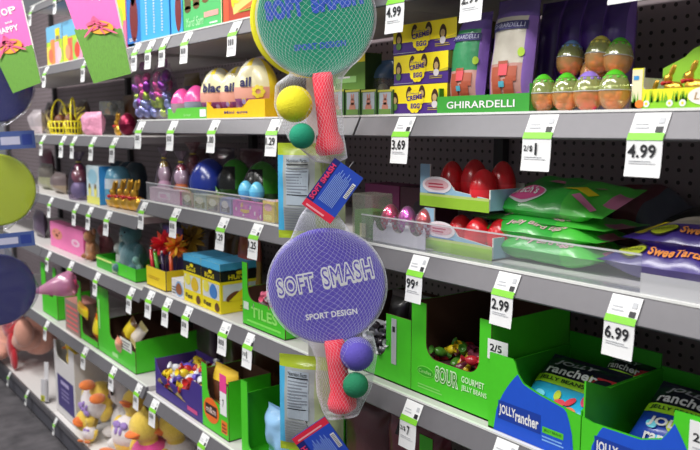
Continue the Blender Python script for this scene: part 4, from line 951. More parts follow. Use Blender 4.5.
fr = [(0, 0), (w, 0), (w, HJ), (w * .74, HJ * .99), (w * .73, .115), (w * .66, .092), (w * .5, .080), (w * .1, .078), (0, .082)]
t = tray('candy_display', 'second green and blue jelly bean tray with green corner post', 'display box', loc, w, .24, fr, .115, .12, TG, TGD, jolly_art, hsf=HJ)
jolly_bag('dark blue jelly bean bag with lime band leaning in the second blue tray', loc + Vector((.070, w * .02, .014)), w * .72, .16, -.95, 93, True)
m = MB(); m.box((0, 0, .03), (.05, .0008, .06), PAPER); d = Dec(m, Matrix.Translation((-.025, -.0005, 0)) @ UPRIGHT); d.text('2/5', .006, .03, .026, .013, INK, 1, off=.02); d.rect(.006, .02, .03, .002, PALE)
o = m.build('price_card'); place(tag(o, 'white 2/5 card on the green corner post of the second blue tray', 'price card'), loc + Vector((-.002, -w * .475, .075)))

# --- stock in the shade of the low near shelf
def art(f, s, t, w, h, d): f.text('m', w * .45, h * .74, w * .16, h * .09, P_((30, 16, 20)), 2, off=.05); f.ell(w * .5, h * .5, w * .3, h * .16, P_((70, 30, 36)), 1)
l, w = slot(395, 470, zD, .12)
t = thing('candy_bag', 'tall dark red candy bag with black letter in the shade under the sour box', 'candy bag', l + Vector((0, .04, .001))); m = MB(); d = bag(m, .2, .30, .08, lambda u, v: FOIL((110, 44, 56)), UPRIGHT, seed=101); m.build('pouch', t)
p = MB(); e = Dec(p, UPRIGHT, d.fn); e.text('m', .05, .235, .045, .028, P_((26, 14, 18)), 3, off=.05); p.build('printed_front', t)
l, w = slot(360, 400, zD, .13); t = thing('candy_bag', 'tall maroon candy bag in the shade beside the hanging blue card', 'candy bag', l + Vector((0, .03, .001))); m = MB(); bag(m, .18, .29, .08, lambda u, v: FOIL((84, 40, 46)), UPRIGHT, seed=102); m.build('pouch', t)
loc, w = slot(418, 486, zD, .03); hh = high(425, 437, zD, .03)
tray('candy_display', 'green box corner just peeking up below the 2 for 7 tag', 'display box', loc, w, .08, u_cut(w, hh, w * .2, w * .2, hh * .75, .02), hh * .8, hh * .8, TG, BROWNCARD)

# --- brown lined green box (middle unit)
loc, w = slot(243, 285, zC, .02); HB = high(245, 262, zC, .02)
def art(d, w, fr):
    d.text('TILES', w * .22, .030, w * .62, .030, P_((150, 230, 110)), 2, off=.03); d.rect(w * .12, .014, w * .8, .006, P_((130, 226, 90)), 2); d.rect(w * .03, .046, w * .13, .022, P_((214, 230, 210)), 2)
def sart(d, dep, hs): d.text('12', dep * .16, .034, dep * .12, .02, P_((130, 220, 100)), 2); d.text('ct', dep * .32, .034, dep * .1, .012, P_((130, 220, 100)), 2)
fr = u_cut(w, HB, w * .13, 0.02, .075, .035, hr=.10)
t = tray('candy_display', 'tall green box with dark brown lining and scalloped edge beside the purple disc', 'display box', loc, w, .12, fr, .105, HB, GT2, BROWNCARD, art, hsf=.10, sart=sart)
m = MB()
for k in range(12): m.ell((-w / 2, .004, .08 + k * (HB - .09) / 12), (.004, .003, .004), TG, n=6)
m.build('scalloped_edge', t)
candy_pile('in the brown-lined green box', loc, heap(w * .6, .05, .06, 12, 3, 12, .01, .02), [('pink', (236, 120, 150)), ('grey', (170, 160, 160)), ('white', (236, 226, 226))], 'in the brown-lined box')
l, w = slot(240, 256, zC + .001, .15); t = thing('candy_bag', 'red-brown candy bag standing behind the brown-lined box', 'candy bag', l + Vector((0, -.02, 0))); m = MB(); bag(m, .12, .245, .05, lambda u, v: FOIL((170, 64, 40)) if v > .6 else FOIL((150, 110, 40)), UPRIGHT, seed=105); m.build('pouch', t)

# --- yellow and blue egg boxes
YB3 = P_((240, 220, 24))
def art(f, s, t, w, h, d):
    for q in (f, s):
        W = w if q is f else d
        q.rect(0, h * .60, W, h * .26, BLACK, 1); q.rect(0, h * .84, W, h * .16, P_((80, 180, 226)), 1); q.rect(0, h * .58, W, h * .06, YB3, 2)
        q.text('EGGS' if q is f else 'HUNT', W * .2, h * .67, W * .5, h * .10, YB3, 3, off=.03)
        q.rect(W * .06, h * .26, W * .88, h * .34, P_((216, 220, 222)), 1)
        q.ell(W * .5, h * .80, W * .14, h * .07, BLACK, 3); q.ell(W * .5, h * .80, W * .1, h * .04, YB3, 4)
    f.egg(w * .64, h * .42, w * .2, h * .15, P_(cc), 3); f.ell(w * .26, h * .48, w * .16, h * .12, P_((236, 226, 90)), 3); f.text('Egg', w * .1, h * .08, w * .4, h * .10, P_((60, 50, 40)), 3, off=.03); f.egg(w * .82, h * .12, w * .12, h * .09, P_((96, 60, 30)), 3)
    s.ell(d * .32, h * .33, d * .2, h * .08, P_((110, 60, 30)), 3, rot=.4); s.poly([(d * .2, h * .24), (d * .5, h * .24), (d * .8, h * .5), (d * .6, h * .5)], YB3, 4); s.lines(d * .5, h * .05, d * .4, h * .1, 2, P_((150, 120, 30)), 2)
cc = (226, 190, 40); carton('egg_box', 'yellow and blue egg box with yellow egg window, farther of the two', 'box', 184.5, 202, 256, zC, .018, .11, (YB3, YB3, P_((90, 184, 230))), art, 'yellow and blue egg boxes')
cc = (70, 130, 200); carton('egg_box', 'yellow and blue egg box with blue egg window, nearer of the two', 'box', 202.4, 221, 262, zC, .018, .13, (YB3, YB3, P_((90, 184, 230))), art, 'yellow and blue egg boxes')
def art(f, s, t, w, h, d): f.egg(w * .62, h * .5, w * .25, h * .34, P_((150, 90, 50)), 2); f.egg(w * .62, h * .5, w * .32, h * .44, P_((130, 170, 210)), 1); f.lines(w * .06, h * .15, w * .3, h * .5, 3, P_((90, 80, 70)), 2)
carton('egg_card', 'small white carton with brown egg picture beside the yellow stick tray', 'box', 172, 184, 280, zC, .018, .05, (P_((226, 224, 226)), PALE, WHITE), art)
# yellow tray of dark candy sticks, with bursts added for the blurred glow of pens
loc, w = slot(147, 166, zC, .018)
def art(d, w, fr): d.lines(w * .1, .03, w * .7, .012, 2, P_((190, 150, 20)), 2)
t = tray('display_tray', 'yellow tray with tall dark printed back holding candy sticks', 'display tray', loc, w, .07, [(0, 0), (w, 0), (w, .07), (0, .07)], .07, .21, P_((240, 210, 30)), P_((60, 40, 90)), art)
m = MB(); d = Dec(m, Matrix.Translation((0, .066, 0)) @ TF(w)); d.rect(0, .17, w, .035, P_((90, 60, 140)), 1); d.text('Pop', w * .25, .178, w * .5, .018, P_((190, 160, 220)), 2); m.build('header_print', t)
SC_ = [((226, 50, 60), 'red'), ((40, 26, 60), 'black-violet'), ((90, 170, 50), 'green'), ((210, 200, 205), 'white'), ((50, 30, 70), 'black-violet'), ((220, 90, 50), 'orange')]
for k, (c, nm) in enumerate(SC_):
    m = MB(); m.tube([(0, 0, 0), (0, 0, .12)], .0065, PLASTIC(c), n=10); m.tube([(0, 0, .12), (0, 0, .128)], .004, PLASTIC((230, 220, 220)), n=8)
    o = m.build('candy_stick'); tag(o, f'{nm} candy stick in the yellow tray, {["farthest from", "second from far", "third from far", "third from near", "second from near", "nearest to"][k]} end of row', 'candy stick', 'candy sticks in the yellow tray')
    place(o, loc + Vector((.02 + .012 * (k % 2), w * (.38 - .15 * k), .005)), 0, .05, rng.uniform(-.2, .2))
def burst(label, px, py, c, c2, off, R):  # made-up tuft on a stick, shaped after the blurred glow of coloured pens
    p = at(px, py, D + off); t = thing('pen_glow_burst', label, 'glow burst', (p.x, p.y, zC + .002)); H = p.z - zC
    s = MB(); s.tube([(0, 0, 0), (0, 0, H)], .0025, PLASTIC((40, 26, 50))); s.build('stick', t)
    m = MB(); rr = random.Random(px)
    for k in range(70):
        v = Vector((rr.gauss(0, 1), rr.gauss(0, 1), rr.gauss(0, 1))).normalized(); a = v.orthogonal().normalized() * R * .10
        q = Vector((0, 0, H)); m.add([q + a, q - a, q + v * R * .6 + a * 1.6, q + v * R * .6 - a * 1.6, q + v * R], [(0, 1, 3, 2), (2, 3, 4)], M(c if k % 3 else c2, rough=.8), sm=True)
    m.build('glow_tuft', t)
burst('red burst for the blurred glow of a pen above the yellow stick tray', 164, 244, (236, 40, 60), (240, 90, 60), .05, .05)
burst('orange burst for blurred pen glow between the sticks and the egg boxes', 176, 246, (240, 120, 40), (236, 190, 50), .06, .045)
burst('yellow-olive burst for blurred pen glow above the egg boxes', 190, 240, (190, 150, 50), (120, 90, 40), .12, .06)
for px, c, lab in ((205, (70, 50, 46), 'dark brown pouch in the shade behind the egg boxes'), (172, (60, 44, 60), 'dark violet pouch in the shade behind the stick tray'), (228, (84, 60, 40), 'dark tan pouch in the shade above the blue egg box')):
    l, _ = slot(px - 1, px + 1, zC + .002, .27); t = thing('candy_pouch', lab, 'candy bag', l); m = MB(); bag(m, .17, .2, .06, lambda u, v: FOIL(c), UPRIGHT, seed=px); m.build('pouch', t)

# --- far unit: pink bear carton, plush, teal bunnies
def art(f, s, t, w, h, d):
    f.ell(w * .22, h * .55, w * .17, h * .22, P_((220, 140, 120)), 1); f.ell(w * .22, h * .5, w * .05, h * .06, P_((120, 60, 40)), 2)
    for x in (.14, .3): f.ell(w * x, h * .62, w * .02, h * .03, BLACK, 2)
    f.ell(w * .78, h * .45, w * .12, h * .14, P_((240, 200, 220)), 1); f.ell(w * .78, h * .45, w * .06, h * .07, P_((230, 130, 180)), 2)
carton('toy_carton', 'pink gift carton with bear face and pale round badge', 'box', 51, 84, 226, zC1, .05, .045, (P_((232, 120, 176)), PINK, P_((226, 120, 170))), art)
def plush(name, label, loc, body, blobs, parts, group=None, yaw=0, vox=.006):
    t = thing(name, label, 'plush toy', loc, group, yaw)
    m = MB()
    for c, r in blobs: m.ell(c, r, PLUSH(body), n=12)
    m.build('body', t, remesh=vox)
    for nm, c, bl in parts:
        q = MB()
        for cc_, r in bl: q.ell(cc_, r, (PLUSH(c) if nm not in ('eye', 'nose') else PLASTIC(c)), n=10)
        q.build(nm, t)
    return t
def sitting(h, wide=1):
    return [((0, .0, h * .26), (h * .25 * wide, h * .2, h * .27)), ((0, -.01, h * .68), (h * .2, h * .18, h * .19)), ((-h * .2, -h * .12, h * .1), (h * .09, h * .17, h * .09)), ((h * .2, -h * .12, h * .1), (h * .09, h * .17, h * .09)), ((-h * .24, -h * .05, h * .38), (h * .07, h * .08, h * .15)), ((h * .24, -h * .05, h * .38), (h * .07, h * .08, h * .15))]
def face(h, z=.68): return [('eye', (20, 18, 18), [((-h * .07, -h * .19, h * (z + .03)), (h * .022,) * 3)]), ('eye', (20, 18, 18), [((h * .07, -h * .19, h * (z + .03)), (h * .022,) * 3)]), ('nose', (90, 50, 50), [((0, -h * .2, h * (z - .03)), (h * .025, h * .02, h * .018))])]
def ears(h, c, up=.92, spread=.09): return [('ear', c, [((-h * spread, 0, h * up), (h * .05, h * .035, h * .16))]), ('ear', c, [((h * spread, 0, h * up), (h * .05, h * .035, h * .16))])]
l, _ = slot(92, 94, zC1 + .002, .07); plush('plush_bear', 'tan plush bear beside the pink gift carton', l, (170, 112, 70), sitting(.15), face(.15) + [('ear', (150, 90, 50), [((-.03, 0, .125), (.014, .008, .014))]), ('ear', (150, 90, 50), [((.03, 0, .125), (.014, .008, .014))])])
l, _ = slot(106, 108, zC1 + .002, .17); plush('plush_bunny', 'dusty pink plush bunny between the tan bear and teal bunny', l, (206, 130, 140), sitting(.16), face(.16) + ears(.16, (214, 150, 156), .86, .14))
loc, w = slot(97, 136, zC1, .03)
def art(d, w, fr): d.rect(0, 0, w * .42, .05, P_((60, 170, 40)), 1); d.rect(w * .42, .004, w * .14, .038, P_((150, 180, 140)), 2); d.rect(w * .45, .012, w * .07, .02, P_((80, 90, 80)), 3); d.rect(0, .036, w * .42, .008, P_((226, 240, 140)), 3)
tray('display_tray', 'bright green display tray holding the teal plush bunny', 'display tray', loc, w, .13, [(0, 0), (w, 0), (w, .05), (0, .05)], .05, .05, TG, TGD, art)
plush('plush_bunny', 'large teal plush bunny sitting in the bright green tray', loc + Vector((.055, -.055, .006)), (78, 122, 130), sitting(.235, 1.15), face(.235) + ears(.235, (90, 136, 142), .86, .12), yaw=.2)
plush('plush_bunny', 'small pale grey plush bunny in the bright green tray, lime side', loc + Vector((.06, .085, .006)), (190, 196, 190), sitting(.12), face(.12) + ears(.12, (200, 206, 200)))
plush('plush_bunny', 'small blue-green plush bunny by the near corner of the bright green tray', loc + Vector((.05, -.115, .006)), (130, 180, 170), sitting(.09), face(.09) + ears(.09, (140, 190, 180)))
l, _ = slot(43, 45, zC1, .09); t = thing('candy_bag', 'dusky violet bag at the far end beside the pink gift carton', 'candy bag', l + Vector((0, .06, .001))); m = MB(); bag(m, .15, .14, .06, lambda u, v: FOIL((96, 80, 100)), UPRIGHT, seed=111); m.build('pouch', t)

# --- low far shelf: green trays, peep cone, yellow packs
loc, w = slot(99, 136, zD1, .02); HL = high(104, 287, zD1, .02)
def art(d, w, fr): d.rect(w * .62, .072, w * .30, .045, P_((220, 224, 214)), 2); d.lines(w * .66, .078, w * .22, .034, 3, GREY, 3); d.rect(w * .04, HL * .35, w * .04, HL * .45, P_((170, 226, 150)), 2); d.rect(w * .4, .018, w * .16, .016, P_((170, 226, 150)), 2)
fr = u_cut(w, HL, w * .34, 0, .085, .03, hr=.125)
t = tray('candy_display', 'large green cut-out tray with tall post and brown lining, above the lamb', 'display box', loc, w, .30, fr, .13, HL * .86, GT2, BROWNCARD, art, hsf=.125)
m = MB(); d = Dec(m, Matrix.Translation((0, .296, 0)) @ TF(w)); d.rect(w * .2, HL * .36, w * .7, HL * .22, P_((20, 30, 22)), 1); d.rect(w * .24, HL * .39, w * .62, HL * .16, P_((60, 80, 60)), 2); d.rect(w * .26, HL * .405, w * .58, HL * .13, P_((20, 30, 22)), 3); m.build('inner_label', t)
def packlet(label, loc, W, H, c, c2, seed, tilt=0, roll=0, grp=None, nm='candy_pack'):
    t = thing(nm, label, 'candy pack', loc, grp); t.rotation_euler = (tilt, roll, SIDE); m = MB(); bag(m, W, H, .03, lambda u, v: FOIL(c) if .25 < v < .8 else FOIL(c2), UPRIGHT, seed=seed, amp=.006, nu=10, nv=12); m.build('pouch', t)
packlet('yellow and brown candy pack tipped over the edge of the large green tray', loc + Vector((.04, .02, .085)), .06, .10, (240, 214, 50), (120, 80, 40), 121, -.3, .6)
packlet('cream candy pack lying in the cut-out of the large green tray', loc + Vector((.05, -.04, .075)), .07, .09, (226, 214, 200), (236, 220, 150), 122, -.5, .4)
packlet('peach candy pack hanging out of the large green tray', loc + Vector((.005, -.03, .05)), .045, .07, (236, 180, 150), (226, 150, 120), 123, .2, .5)
loc, w = slot(79, 98, zD1, .02); HM = high(82, 281, zD1, .02)
fr = u_cut(w, HM, w * .22, 0, .03, .02, hr=.05)
tray('candy_display', 'narrower green cut-out tray of yellow packs next to the large green tray', 'display box', loc, w, .22, fr, .06, HM, TG, BROWNCARD)
packlet('yellow pack with red tip poking out of the narrower green tray, uppermost', loc + Vector((-.01, .02, .115)), .12, .055, (250, 224, 30), (240, 180, 40), 124, 0, .15)
packlet('bright yellow pack upright in the narrower green tray', loc + Vector((.02, -.04, .03)), .07, .10, (248, 226, 40), (240, 120, 40), 125, -.1, .2)
packlet('orange-red pack wedged behind the yellow packs in the narrower green tray', loc + Vector((.05, -.03, .10)), .07, .07, (236, 90, 60), (240, 140, 60), 126, -.1, -.3)
def art(f, s, t, w, h, d):
    for k in range(5): f.rect(w * .1, h * (.12 + .16 * k), w * .8, h * .08, P_((226, 110, 110)))
carton('candy_box', 'salmon striped candy box below the pink peep cone', 'box', 66, 80, 302, zD1, .015, .10, (P_((150, 130, 120)), P_((140, 120, 100)), P_((190, 130, 120))), art)
loc, w = slot(43, 58, zD1, .03); hh = high(48, 264, zD1, .03); tray('candy_display', 'far green cut-out tray behind the pink peep cone', 'display box', loc, w, .16, u_cut(w, hh, w * .3, w * .2, hh * .4, .03), hh * .5, hh, TG, BROWNCARD)
p = at(72, 283, D - .03); t = thing('peep_cone', 'clear cone of pink marshmallow candies pointing out over the shelf edge', 'candy bag', p)
t.rotation_euler = (0, math.radians(78), SIDE + 1.1)
m = MB(); m.lathe([(.001, -.17), (.02, -.12), (.05, -.04), (.055, 0), (.045, .012), (.0, .016)], film((246, 170, 214), milk=.5, gloss=.1)); m.build('cone_wrapper', t)
m = MB(); rr = random.Random(4)
for k in range(16): m.ell((rr.uniform(-.03, .03), rr.uniform(-.03, .03), rr.uniform(-.02, .012)), (.014, .012, .012), M(rr.choice([(226, 80, 130), (240, 150, 190), (190, 60, 80)]), rough=.6), n=8)
m.build('candies', t)

# --- middle unit low shelf: purple tray, small green trays
loc, w = slot(156, 203, zD, .02)
def art(d, w, fr):
    d.poly([(w * .06, .05)] + [(w * (.06 + .05 * k), .056 + .012 * math.sin(k * 1.5) - .0006 * k) for k in range(13)] + [(w * .66, .036)], P_((170, 150, 90)), 2); d.text('Eggs', w * .2, .044, w * .4, .022, P_((60, 40, 110)), 3, off=.02); d.rect(w * .70, .018, w * .2, .014, P_((200, 70, 130)), 2)
fr = [(0, 0), (w, 0), (w, .125), (w * .80, .125), (w * .74, .085), (w * .5, .07), (w * .14, .076), (w * .06, .10), (0, .13)]
tray('candy_display', 'dark purple tray heaped with yellow and violet foil candies', 'display box', loc, w, .16, fr, .125, .13, P_((62, 44, 130)), P_((80, 56, 140)), art)
candy_pile('heaped in the dark purple tray', loc, heap(w * .86, .12, .07, 22, 4, 21, 0, .015), [('yellow', (244, 214, 50)), ('violet', (110, 90, 200)), ('white', (226, 226, 232)), ('red', (200, 50, 50))], 'in the purple tray', r=(.020, .014, .014))
loc, w = slot(203, 229, zD, .02); HM1 = high(205, 363, zD, .02)
def art(d, w, fr):
    d.ell(w * .36, .066, w * .30, .040, P_((236, 110, 30)), 2); d.rect(w * .14, .050, w * .44, .034, P_((60, 34, 24)), 3); d.text('m&m', w * .17, .057, w * .38, .020, P_((226, 200, 190)), 4, off=.02)
    d.rect(w * .74, .018, w * .22, .04, P_((236, 120, 40)), 2); d.lines(w * .77, .022, w * .16, .032, 3, P_((120, 50, 30)), 3)
fr = [(0, 0), (w, 0), (w, .17), (w * .78, .19), (w * .76, .10), (w * .30, .105), (w * .22, .13), (w * .20, HM1), (0, HM1 + .002)]
t = tray('candy_display', 'green tray with brown and orange oval holding a yellow bag', 'display box', loc, w, .15, fr, .185, HM1 * .9, TG, BROWNCARD, art)
m = MB(); m.box((w * .34, -.002, .175), (w * .24, .0008, .055), P_((240, 70, 150))); m.box((w * .34, -.002, .112), (w * .24, .0008, .072), PAPER); d = Dec(m, Matrix.Translation((w * .22, -.0028, .08)) @ UPRIGHT); d.text('7', w * .10, .022, w * .05, .024, INK, 1, off=.03)
m.build('pink_price_flag', t)
t = thing('candy_bag', 'yellow candy bag with brown middle in the green oval tray', 'candy bag', loc + Vector((.05, .012, .045))); m = MB(); bag(m, w * .85, .155, .06, lambda u, v: FOIL((96, 56, 34)) if .3 < v < .72 and .2 < u < .9 else FOIL((240, 200, 60)), UPRIGHT, seed=131, amp=.008); m.build('pouch', t)
loc, w = slot(242, 300, zD, .02); HM2 = high(245, 381, zD, .02)
fr = u_cut(w, HM2, w * .12, w * .16, .02, .02)
tray('candy_display', 'open green tray with pale blue bag beside the hanging snack bag', 'display box', loc, w, .15, fr, HM2 * .8, HM2 * 1.05, TG, TGD)
t = thing('candy_bag', 'crumpled pale blue bag in the open green tray', 'candy bag', loc + Vector((.055, .035, .006))); m = MB(); bag(m, .11, .15, .06, lambda u, v: FOIL((150, 196, 236)), UPRIGHT, seed=133, amp=.014); m.build('pouch', t)
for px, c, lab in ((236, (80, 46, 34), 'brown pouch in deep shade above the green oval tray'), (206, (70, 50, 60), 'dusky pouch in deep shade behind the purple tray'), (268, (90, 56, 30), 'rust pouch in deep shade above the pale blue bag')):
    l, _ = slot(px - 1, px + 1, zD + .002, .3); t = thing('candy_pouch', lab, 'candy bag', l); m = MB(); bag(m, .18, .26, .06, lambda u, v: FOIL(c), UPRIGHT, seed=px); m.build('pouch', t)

# ================================================================== base deck: dump bin, plush toys
loc, w = slot(57, 77, zE, .03); HW = high(67, 346, zE, .03)
def art(d, w, fr): d.rect(w * .12, .04, w * .8, .16, P_((76, 66, 130)), 1); d.lines(w * .3, .09, w * .5, .06, 3, P_((150, 140, 190)), 2); d.rect(w * .3, .16, w * .4, .02, P_((190, 180, 220)), 2)
fr = u_cut(w, HW, w * .12, w * .25, HW * .78, .03)
t = tray('dump_bin', 'tall white cardboard bin with purple printed panel on the base deck', 'display bin', loc, w, .32, fr, HW * .98, HW, M((222, 218, 218), rough=.7), WHITECARD, art)
t = thing('plush_chick', 'yellow plush chick looking out of the white cardboard bin', 'plush toy', loc + Vector((.05, .01, HW * .72))); m = MB(); m.ell((0, 0, .03), (.04, .035, .045), PLUSH((236, 200, 40))); m.ell((0, -.01, .09), (.03, .028, .03), PLUSH((240, 206, 50))); m.build('body', t, remesh=.006); m = MB(); m.ell((0, -.04, .088), (.008, .012, .006), PLUSH((236, 130, 40))); m.build('beak', t)
p = at(47, 407, D + .02); t = thing('leaning_card', 'white folded card with yellow-green sticker leaning beside the bin', 'card', (D + .02, p.y, zE + .001)); t.rotation_euler = (-.1, -.22, SIDE)
m = MB(); m.box((0, 0, .10), (.07, .004, .20), M((222, 220, 222), rough=.6)); m.box((.0, -.012, .06), (.075, .012, .11), M((206, 204, 208), rough=.6)); m.build('card', t, bevel=.001); m = MB(); m.box((.0, -.019, .02), (.07, .002, .028), P_((196, 196, 60))); m.ell((0, -.0205, .02), (.012, .001, .010), P_((110, 120, 40))); m.build('sticker', t)
# peach plush with red scarf
l, _ = slot(22, 26, zE + .002, .10)
h = .30
pa = plush('plush_animal', 'peach plush toy lying with red scarf at the far end of the deck', l + Vector((0, 0, .02)), (222, 160, 140),
      [((-.10, -.02, .10), (.10, .08, .09)), ((.06, .05, .12), (.11, .08, .09)), ((.15, -.02, .13), (.045, .06, .05)), ((.19, -.04, .17), (.035, .04, .06)), ((-.19, -.03, .09), (.07, .05, .04)), ((-.06, -.09, .05), (.10, .045, .045)), ((-.12, .0, .19), (.03, .02, .03))],
      [('scarf', (190, 30, 44), [((.03, -.035, .16), (.075, .05, .06)), ((.07, -.06, .09), (.035, .02, .07)), ((.09, -.06, .04), (.03, .015, .05))]), ('eye', (30, 20, 20), [((-.13, -.095, .13), (.008, .006, .01))]), ('eye', (30, 20, 20), [((-.07, -.10, .13), (.008, .006, .01))]), ('snout', (236, 180, 164), [((-.10, -.10, .09), (.03, .02, .022))]), ('cap', (226, 110, 150), [((-.12, 0, .19), (.05, .04, .03))])])
pa.scale = (1.35, 1.35, 1.35)
# white lamb
l, _ = slot(125, 127, zE + .2, .16); l.z = zE + .003; h = high(126, 366, zE, .16)
t = plush('plush_lamb', 'large whitish plush lamb with dark eye behind the ducks', l, (232, 226, 224), sitting(h, .8), [('eye', (24, 20, 20), [((-.045, -h * .185, h * .73), (.012, .008, .014))]), ('eye', (24, 20, 20), [((.045, -h * .185, h * .73), (.012, .008, .014))]), ('ear', (196, 186, 186), [((.10, -.01, h * .68), (.05, .02, .022))]), ('ear', (196, 186, 186), [((-.10, -.01, h * .68), (.05, .02, .022))]), ('nose', (120, 90, 96), [((0, -h * .2, h * .64), (.014, .008, .01))])], yaw=-.2)
def duck(label, px, off, h, yaw=0, pink=False, lift=0, tilt=0, roll=0):
    l, _ = slot(px - 1, px + 1, zE + .003 + lift, off)
    t = plush('plush_duck', label, l, (240, 206, 84), [((0, 0, h * .28), (h * .24, h * .21, h * .28)), ((0, -.02, h * .74), (h * .18, h * .17, h * .18)), ((0, -.01, h * .56), (h * .12, h * .11, h * .12)), ((-h * .26, -h * .02, h * .36), (h * .06, h * .10, h * .16)), ((h * .26, -h * .02, h * .36), (h * .06, h * .10, h * .16)), ((0, -.01, h * .93), (h * .04, h * .03, h * .05))],
              [('beak', (240, 124, 50), [((0, -h * .20, h * .71), (h * .10, h * .11, h * .035)), ((0, -h * .18, h * .675), (h * .08, h * .08, h * .025))]),
               ('eye', (24, 20, 20), [((-h * .075, -h * .165, h * .80), (h * .018, h * .014, h * .024))]), ('eye', (24, 20, 20), [((h * .075, -h * .165, h * .80), (h * .018, h * .014, h * .024))]),
               ('shirt', (236, 80, 160) if pink else (238, 230, 230), [((0, -.004, h * .33), (h * .272, h * .24, h * .25))]),
               ('bow', (240, 226, 236) if pink else (160, 130, 200), [((-h * .07, -h * .235, h * .42), (h * .07, h * .03, h * .05)), ((h * .07, -h * .235, h * .42), (h * .07, h * .03, h * .05)), ((0, -h * .245, h * .42), (h * .03, h * .03, h * .03)), ((-h * .04, -h * .245, h * .34), (h * .03, h * .02, h * .05)), ((h * .04, -h * .245, h * .34), (h * .03, h * .02, h * .05))]),
               ('foot', (240, 130, 60), [((-h * .14, -h * .22, h * .05), (h * .09, h * .13, h * .05))]), ('foot', (240, 130, 60), [((h * .14, -h * .22, h * .05), (h * .09, h * .13, h * .05))])], 'plush ducks on the base deck', yaw)
    t.rotation_euler = (tilt, roll, SIDE + yaw)
    for k in t.children:
        if k.name.startswith('bow'):
            k.parent = [q for q in t.children if q.name.startswith('shirt')][0]
def lift_to(px, py, off): return high(px, py, zE, off)
duck('plush duck in white shirt lying upside down with feet up, against the white bin', 106, .10, .30, .3, lift=lift_to(106, 384, .10), roll=-2.55)
duck('plush duck in white shirt leaning back with orange beak up, in front of the lamb', 126, .07, .31, .35, lift=.03, tilt=-.35)
duck('plush duck in pink shirt under the purple candy tray', 156, .10, .34, .25, True, tilt=.1)
duck('plush duck half hidden under the shelf past the pink-shirted duck', 180, .17, .33, -.2)
duck('plush duck lying low with orange feet in front of the others', 88, .015, .13, .5, tilt=-.4)
# ================================================================== hanging foam paddle sets
def hang(px, py, dep, roll=0):
    p = atd(px, py, dep); hd = Vector((p.x, p.y, 0)).normalized(); xa = Vector((hd.y, -hd.x, 0))
    R = Matrix((xa, hd, Vector((0, 0, 1)))).transposed().to_4x4()
    return Matrix.Translation(p) @ R @ Matrix.Rotation(-roll, 4, 'Y')
def hthing(name, label, cat, MW, grp=None):
    o = bpy.data.objects.new(name, None); COL.objects.link(o); o.matrix_world = MW; return tag(o, label, cat, grp)
def paddle(label, MW, R, disc, hand, hl=.16, print_=None, bub=None, grp='foam paddles'):
    t = hthing('foam_paddle', label, 'foam paddle', MW, grp); th = .022; m = MB()
    pr = [(.0001, -th / 2), (R - .006, -th / 2), (R - .002, -th / 2 + .002), (R, -th / 2 + .006), (R, th / 2 - .006), (R - .002, th / 2 - .002), (R - .006, th / 2), (.0001, th / 2)]
    m.lathe(pr, disc, UPRIGHT, n=64, sm=False)
    if print_:
        d = Dec(m, Matrix.Translation((0, -th / 2, 0)) @ UPRIGHT); k = R / .117
        ol, fl = print_
        d.text('SPORT DESIGN', -.050 * k, -.062 * k, .104 * k, .0125 * k, ol, 2, off=.03)
        for i, (wd, x, y, w_, h_, ro) in enumerate((('SOFT', -.098, .000, .076, .040, .06), ('SMASH', -.006, .006, .104, .044, .10))):
            if fl is not None: d.bubble(wd, x * k, y * k - .009, w_ * k, h_ * k, ol, fl, .07, .0, 1.13, 1, ro, .05)
            else: d.text(wd, x * k, y * k, w_ * k, h_ * k, ol, 2, off=.08, rot=ro)
    m.build('disc', t)
    if hl:
        m = MB(); z0 = -(R - .008); e = z0 - hl
        m.lathe([(.0001, z0), (.0215, z0), (.020, z0 - .05), (.0205, e + .045), (.026, e + .03), (.030, e + .018), (.029, e + .006), (.022, e), (.0001, e)], hand, n=24); m.build('handle', t)
    return t
NETM = M((232, 232, 240), rough=.4); 
def net(label, MW, prof, n=66, rows=76, r=.00018, mat=NETM, card=None):
    t = hthing('net_bag', label, 'net bag', MW, 'net bags of the foam paddles'); m = MB()
    zs = [p[0] for p in prof]
    def ev(z):
        for i in range(len(prof) - 1):
            a, b = prof[i], prof[i + 1]
            if a[0] >= z >= b[0]:
                q = (a[0] - z) / max(1e-6, a[0] - b[0]); return [a[k] + (b[k] - a[k]) * q for k in range(1, 4)]
        return prof[-1][1:4]
    # rows spaced by the outline's own length so that the mesh keeps an even diamond
    L = [0]
    for i in range(len(prof) - 1): L.append(L[-1] + math.hypot(prof[i + 1][0] - prof[i][0], (prof[i + 1][1] - prof[i][1]) * .6))
    def zat(s):
        for i in range(len(prof) - 1):
            if L[i + 1] >= s: q = (s - L[i]) / max(1e-6, L[i + 1] - L[i]); return zs[i] + (zs[i + 1] - zs[i]) * q
        return zs[-1]
    P = []
    for j in range(rows + 1):
        z = zat(L[-1] * j / rows); a, b, x = ev(z); row = []
        for k in range(n):
            an = 2 * math.pi * (k + .5 * (j % 2)) / n; c, s = math.cos(an), math.sin(an)
            row.append(Vector((x + a * math.copysign(abs(c) ** .8, c), b * math.copysign(abs(s) ** .45, s), z)))
        P.append(row)
    for j in range(rows):
        for k in range(n):
            o = 1 if j % 2 else 0
            for k2 in ((k + o) % n, (k + o - 1) % n):
                p, q = P[j][k], P[j + 1][k2]; t_ = (q - p)
                if t_.length < 1e-6: continue
                u = t_.orthogonal().normalized() * r; v = t_.cross(u).normalized() * r
                m.add([p + u, p - u * .5 + v * .87, p - u * .5 - v * .87, q + u, q - u * .5 + v * .87, q - u * .5 - v * .87], [(0, 1, 4, 3), (1, 2, 5, 4), (2, 0, 3, 5)], mat)
    m.build('netting', t); return t
